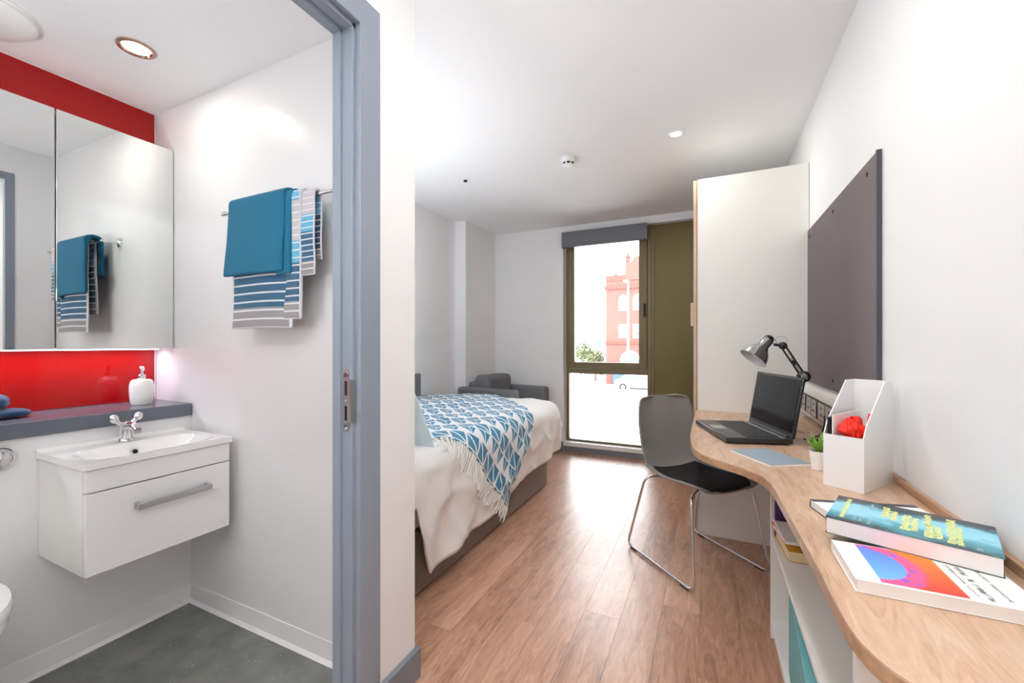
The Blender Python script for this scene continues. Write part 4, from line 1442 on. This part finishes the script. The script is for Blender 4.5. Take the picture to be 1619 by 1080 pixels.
for p, r in ((elbow, .027), (j2, .018), (elbow.lerp(j2, .45), .012)):
    jt = MB()
    jt.lathe([(r * .7, -.017), (r, -.013), (r, .013), (r * .7, .017)], tuple(p), 20, (0, 1, 0))
    obj('joint', jt, 'black', t, smooth=True)
obj('head_stem', MB().tube([tuple(j2), tuple(hc + Vector((.045, 0, -.002)))], .007, 10), 'black', t, smooth=True)
obj('wing_knob', MB().lathe([(.013, 0), (.014, .006), (.010, .012)], tuple(elbow + Vector((.0, -.018, .0))), 18, (0, -1, 0)), 'chrome', t, smooth=True)
# cord loop above the joint
lp = [(j2.x - .012 + .026 * math.cos(a) + .006, 2.40, 1.170 + .016 * math.sin(a)) for a in [2 * PI * i / 28 for i in range(28)]]
obj('cord', MB().tube(lp, .0014, 6, closed=True), 'steel', t, smooth=True)
hd = Vector((-.50, -.22, -.66)).normalized()
h0 = Vector((.268, 2.40, 1.185))     # back end of the lamp head
sh = MB().lathe([(.001, -.004), (.014, -.002), (.021, .004), (.024, .016), (.025, .060), (.034, .072), (.052, .098), (.060, .118), (.064, .135)], tuple(h0), 40, tuple(hd), close=False)
obj('shade', sh, 'black', t, smooth=True)
obj('shade_band', MB().lathe([(.0255, .020), (.0257, .058), (.0350, .0715), (.0532, .098), (.0612, .118), (.0655, .135), (.0665, .137), (.063, .137)], tuple(h0), 40, tuple(hd), close=False), 'aqua', t, smooth=True, label='silver front of the shade')
obj('shade_lining', MB().lathe([(.022, .058), (.032, .074), (.050, .099), (.058, .119), (.0625, .136)], tuple(h0), 40, tuple(hd), close=False), 'shade_in', t, smooth=True)
obj('bulb', MB().lathe([(.010, .060), (.012, .070), (.024, .092), (.026, .104), (.020, .118), (.001, .126)], tuple(h0), 24, tuple(hd), close=False), 'bulb', t, smooth=True)

# ------------------------------------------------------------------ desk chair
CF = Vector((-.077, 2.438))
t = thing('desk_chair', 'grey shell chair with black seat pad and chrome sled legs at the desk', 'chair', (CF.x, CF.y, 0), math.atan2(-.70, .71), world=False)
cl = smooth_path([(.225, 0, .428), (.205, 0, .444), (.12, 0, .447), (.0, 0, .436), (-.12, 0, .438), (-.185, 0, .462), (-.222, 0, .53), (-.245, 0, .62), (-.262, 0, .72), (-.278, 0, .815), (-.284, 0, .845)], 5)
wd = [.10, .172, .205, .220, .224, .220, .212, .203, .198, .196, .198, .200, .200, .196, .184, .160, .095]
def wid(v):
    g = v * (len(wd) - 1)
    k = min(len(wd) - 2, int(g))
    q = g - k
    P = [wd[max(0, k - 1)], wd[k], wd[k + 1], wd[min(len(wd) - 1, k + 2)]]
    return .5 * (2 * P[1] + (P[2] - P[0]) * q + (2 * P[0] - 5 * P[1] + 4 * P[2] - P[3]) * q * q + (3 * P[1] - P[0] - 3 * P[2] + P[3]) * q ** 3)
NL = len(cl) - 1
def shell_pt(u, v, lift=0):
    f = v * NL
    i = min(NL - 1, int(f))
    p = cl[i].lerp(cl[i + 1], f - i)
    d = (cl[i + 1] - cl[i]).normalized()
    nrm = Vector((-d.z, 0, d.x))
    if nrm.z < 0 and v < .4: nrm = -nrm
    nrm = Vector((d.z, 0, -d.x)) if True else nrm      # up on the seat, forward on the back
    w = wid(v)
    cup = .028 + .020 * min(1, max(0, (v - .25) / .3))
    pp = p + nrm * (cup * abs(u) ** 2.4 + lift)
    return (pp.x, u * w, pp.z)
sm = MB()
sm.grid(lambda u, v: shell_pt(u, v), 28, 90, -1, 1, 0, 1)
obj('seat_shell', sm, 'shell', t, smooth=True, solid=-.008)
pd = MB()
def pad_pt(u, v):
    k = max(0, 1 - max(abs(u) ** 6, abs((v - .25) / .235) ** 8))
    return shell_pt(u * .90 * (1 - .12 * abs((v - .25) / .25) ** 3), v, .002 + .012 * k)
pd.grid(pad_pt, 24, 30, -1, 1, .035, .455)
obj('seat_pad', pd, 'pad', t, smooth=True, solid=-.004)
for s in (-1, 1):
    pts = rounded_path([(-.10, s * .06, .418), (-.155, s * .195, .420), (-.255, s * .240, .010), (.250, s * .240, .010), (.185, s * .195, .415), (.10, s * .06, .418)], .045, 7)
    lg = obj('leg', MB().tube(pts, .0065, 12), 'chrome', t, smooth=True)
    for fx_ in (-.20, .19):
        obj('floor_glide', MB().box(fx_ - .025, fx_ + .025, s * .240 - .006, s * .240 + .006, .0005, .0045), 'black', lg)
obj('cross_bar', MB().tube([(.10, -.07, .418), (.10, .07, .418)], .006, 10), 'chrome', t, smooth=True)

# ------------------------------------------------------------------ outside
GZ = -3.0
struct('ground', MB().box(-90, 60, 5.2, 160, GZ - .3, GZ), 'asphalt')
struct('pavement', MB().box(-80, 60, 34.0, 41.0, GZ, GZ + .12), 'paving')
struct('road_line', MB().box(-80, 60, 26.0, 26.15, GZ, GZ + .01), 'farwhite')

def world_at(px, t_):
    """point on the ray of photo column px at depth t_ (only used to pick where far things stand)"""
    c, s = 662 / 732.5, 313.5 / 732.5
    u = (px - 809.5) / 662
    return ((c * u - s) * t_, (s * u + c) * t_)
bx0, by0 = world_at(958, 43.5)
bx0 = round(bx0, 2)
by0 = round(by0, 2)
t = thing('brick_building', 'red brick building with arched windows across the street', 'building', (bx0 + 8, by0, GZ))
BT = 8.2
obj('wall', MB().box(bx0, bx0 + 16, by0, by0 + 10, GZ, BT - .55), 'brick', t)
obj('cornice', MB().box(bx0 - .15, bx0 + 16.1, by0 - .18, by0 + .3, BT - 1.4, BT - 1.1), 'brickplain', t)
obj('parapet', MB().box(bx0, bx0 + 2.0, by0 - .08, by0 + .4, BT - .55, BT).box(bx0 + .9, bx0 + 1.1, by0 - .1, by0 + .4, BT, BT + .15), 'brickplain', t)
obj('string_course', MB().box(bx0 - .1, bx0 + 16.1, by0 - .12, by0, 1.15 + .0, 1.35), 'brickplain', t)
gab = [(bx0 + 2.0, BT - .55), (bx0 + 8.0, BT - .55), (bx0 + 8.0, BT + .6), (bx0 + 7.0, BT + .6), (bx0 + 6.4, BT + 1.8), (bx0 + 3.0, BT + 1.8), (bx0 + 2.5, BT + 1.2), (bx0 + 2.0, BT + 1.2)]
obj('gable', MB().prism(gab, by0 - .1, by0 + .5, axis=1), 'brick', t)
obj('finial', MB().lathe([(.22, 0), (.22, .5), (.30, .6), (.12, .9), (.01, 1.1)], (bx0 + 2.2, by0 + .15, BT + 1.2), 12), 'brickplain', t)
for c in range(6):
    wx = bx0 + 1.75 + c * 1.42 + (0.5 * (c // 2))
    for (z0, z1, arch) in ((4.55, 5.75, True), (1.75, 3.15, False)):
        w2 = .43
        pts = [(wx - w2, z0), (wx + w2, z0)] + ([(wx + w2 * math.cos(a), z1 + w2 * math.sin(a)) for a in [PI * i / 10 for i in range(11)]] if arch else [(wx + w2, z1), (wx - w2, z1)])
        wn = obj('window', MB().prism(pts, by0 - .04, by0 + .02, axis=1), 'farwhite', t)
        sc = .86
        cz = (z0 + z1) / 2
        pin = [(wx + (a - wx) * sc, cz + (b - cz) * .92) for a, b in pts]
        obj('pane', MB().prism(pin, by0 - .06, by0 - .035, axis=1), 'farglass', wn)
        obj('glazing_bar', MB().box(wx - .03, wx + .03, by0 - .08, by0 - .055, z0 + .1, z1).box(wx - w2 * .8, wx + w2 * .8, by0 - .08, by0 - .055, cz - .03, cz + .03), 'farwhite', wn)
    if c % 2 == 0:
        cx_ = wx + .71
        pts = [(cx_ - 1.0, GZ + .6), (cx_ + 1.0, GZ + .6)] + [(cx_ + 1.0 * math.cos(a), -.6 + 1.1 * math.sin(a)) for a in [PI * i / 12 for i in range(13)]]
        wn = obj('shop_window', MB().prism(pts, by0 - .05, by0 + .02, axis=1), 'farwhite', t)
        pin = [(cx_ + (a - cx_) * .88, -1.2 + (b + 1.2) * .88) for a, b in pts]
        obj('shop_pane', MB().prism(pin, by0 - .08, by0 - .045, axis=1), 'farglass', wn)
obj('hoarding', MB().box(bx0 + .8, bx0 + 12, by0 - .5, by0 - .4, GZ + .12, -.95), 'shopblue', t)

hx_, hy_ = world_at(925, 62)
t = thing('pale_house', 'pale rendered house far down the street left of the brick building', 'building', (hx_, hy_, GZ))
obj('wall', MB().box(hx_ - 6, hx_ + 3.2, hy_, hy_ + 8, GZ, 3.2), 'render', t)
obj('roof', MB().prism([(hx_ - 6.2, 3.2), (hx_ + 3.4, 3.2), (hx_ + 1.5, 5.6), (hx_ - 4.2, 5.6)], hy_ - .2, hy_ + 8, axis=1), 'slate', t)
for k in range(4):
    wn = obj('window', MB().box(hx_ - 4.6 + k * 2.1, hx_ - 3.7 + k * 2.1, hy_ - .05, hy_, .6, 2.0), 'farwhite', t)
    obj('pane', MB().box(hx_ - 4.5 + k * 2.1, hx_ - 3.8 + k * 2.1, hy_ - .08, hy_ - .04, .7, 1.9), 'farglass', wn)

def car(px, dep, paint, lab, rz=0.0):
    cx, cy = world_at(px, dep)
    t = thing('car', lab, 'car', (cx, cy, GZ), rz, world=False)
    body = [(-2.1, .35), (2.1, .35), (2.15, .75), (1.9, .95), (1.05, 1.02), (.55, 1.45), (-1.1, 1.48), (-1.75, 1.0), (-2.1, .92)]
    obj('body', MB().prism(body, -.85, .85, axis=1), paint, t, bevel=.08, seg=3)
    gl = [(-1.55, 1.02), (.92, 1.04), (.50, 1.38), (-1.05, 1.40)]
    obj('side_glass', MB().prism(gl, -.87, .87, axis=1), 'farglass', t)
    for a in (-1.35, 1.35):
        for b in (-.86, .66):
            w = obj('wheel', MB().lathe([(.32, 0), (.32, .20)], (a, b, .32), 24, (0, 1, 0)), 'tyre', t, smooth=True)
            obj('hub_cap', MB().lathe([(.19, -.01), (.17, .21)], (a, b, .32), 16, (0, 1, 0)), 'steel', w)
car(938, 58, 'carblack', 'dark blue car parked by the kerb left of the brick building', 0)
car(1012, 37.5, 'carwhite', 'pale silver car parked before the blue shopfront', 0)

def tree(px, dep, h, r, lab, seed):
    cx, cy = world_at(px, dep)
    t = thing('street_tree', lab, 'tree', (cx, cy, GZ), world=False)
    obj('trunk', MB().tube([(0, 0, 0), (.05, 0, h * .4), (-.03, .05, h * .75)], [.14, .11, .06], 10), 'bark', t, smooth=True)
    rd = random.Random(seed)
    mb = MB()
    for i in range(420):
        d = Vector((rd.gauss(0, 1), rd.gauss(0, 1), rd.gauss(0, .8)))
        d = d.normalized() * r * rd.random() ** .45
        p = Vector((0, 0, h * .72)) + d
        a = Vector((rd.gauss(0, 1), rd.gauss(0, 1), rd.gauss(0, 1))).normalized() * .16
        b = a.orthogonal().normalized() * .10
        n = len(mb.v)
        mb.v += [tuple(p - a), tuple(p + b), tuple(p + a), tuple(p - b)]
        mb.f.append((n, n + 1, n + 2, n + 3))
    obj('crown', mb, 'foliage', t, kind='stuff')
tree(921, 50, 4.2, 1.3, 'small leafy street tree furthest left beyond the window', 1)
tree(941, 47, 3.6, 1.0, 'low leafy street tree close to the brick building corner', 2)

x_, y_ = world_at(993, 33)
t = thing('lamp_post', 'tall slim pale lamp post before the brick building', 'lamp post', (x_, y_, GZ))
obj('post', MB().tube([(x_, y_, GZ), (x_, y_, 5.6)], [.11, .07], 12), 'farwhite', t, smooth=True)
obj('lantern', MB().tube([(x_, y_, 5.6), (x_ + .1, y_ - .4, 5.85), (x_ + .1, y_ - 1.1, 5.9)], .05, 8).box(x_ - .05, x_ + .25, y_ - 1.7, y_ - 1.0, 5.85, 5.97), 'farwhite', t)
x_, y_ = world_at(922, 15.5)
t = thing('street_sign', 'thin grey post with a round sign on the near pavement', 'sign', (x_, y_, GZ))
obj('post', MB().tube([(x_, y_, GZ), (x_, y_, .05)], .035, 10), 'pole', t, smooth=True)
obj('sign_ring', MB().tube([(x_ + .18 + .34 * math.cos(2 * PI * i / 28), y_ - .05, -.62 + .40 * math.sin(2 * PI * i / 28)) for i in range(28)], .022, 8, closed=True), 'pole', t, smooth=True)
obj('sign_clamp', MB().box(x_ - .07, x_ + .07, y_ - .07, y_ + .07, -1.15, -.98), 'pole', t)
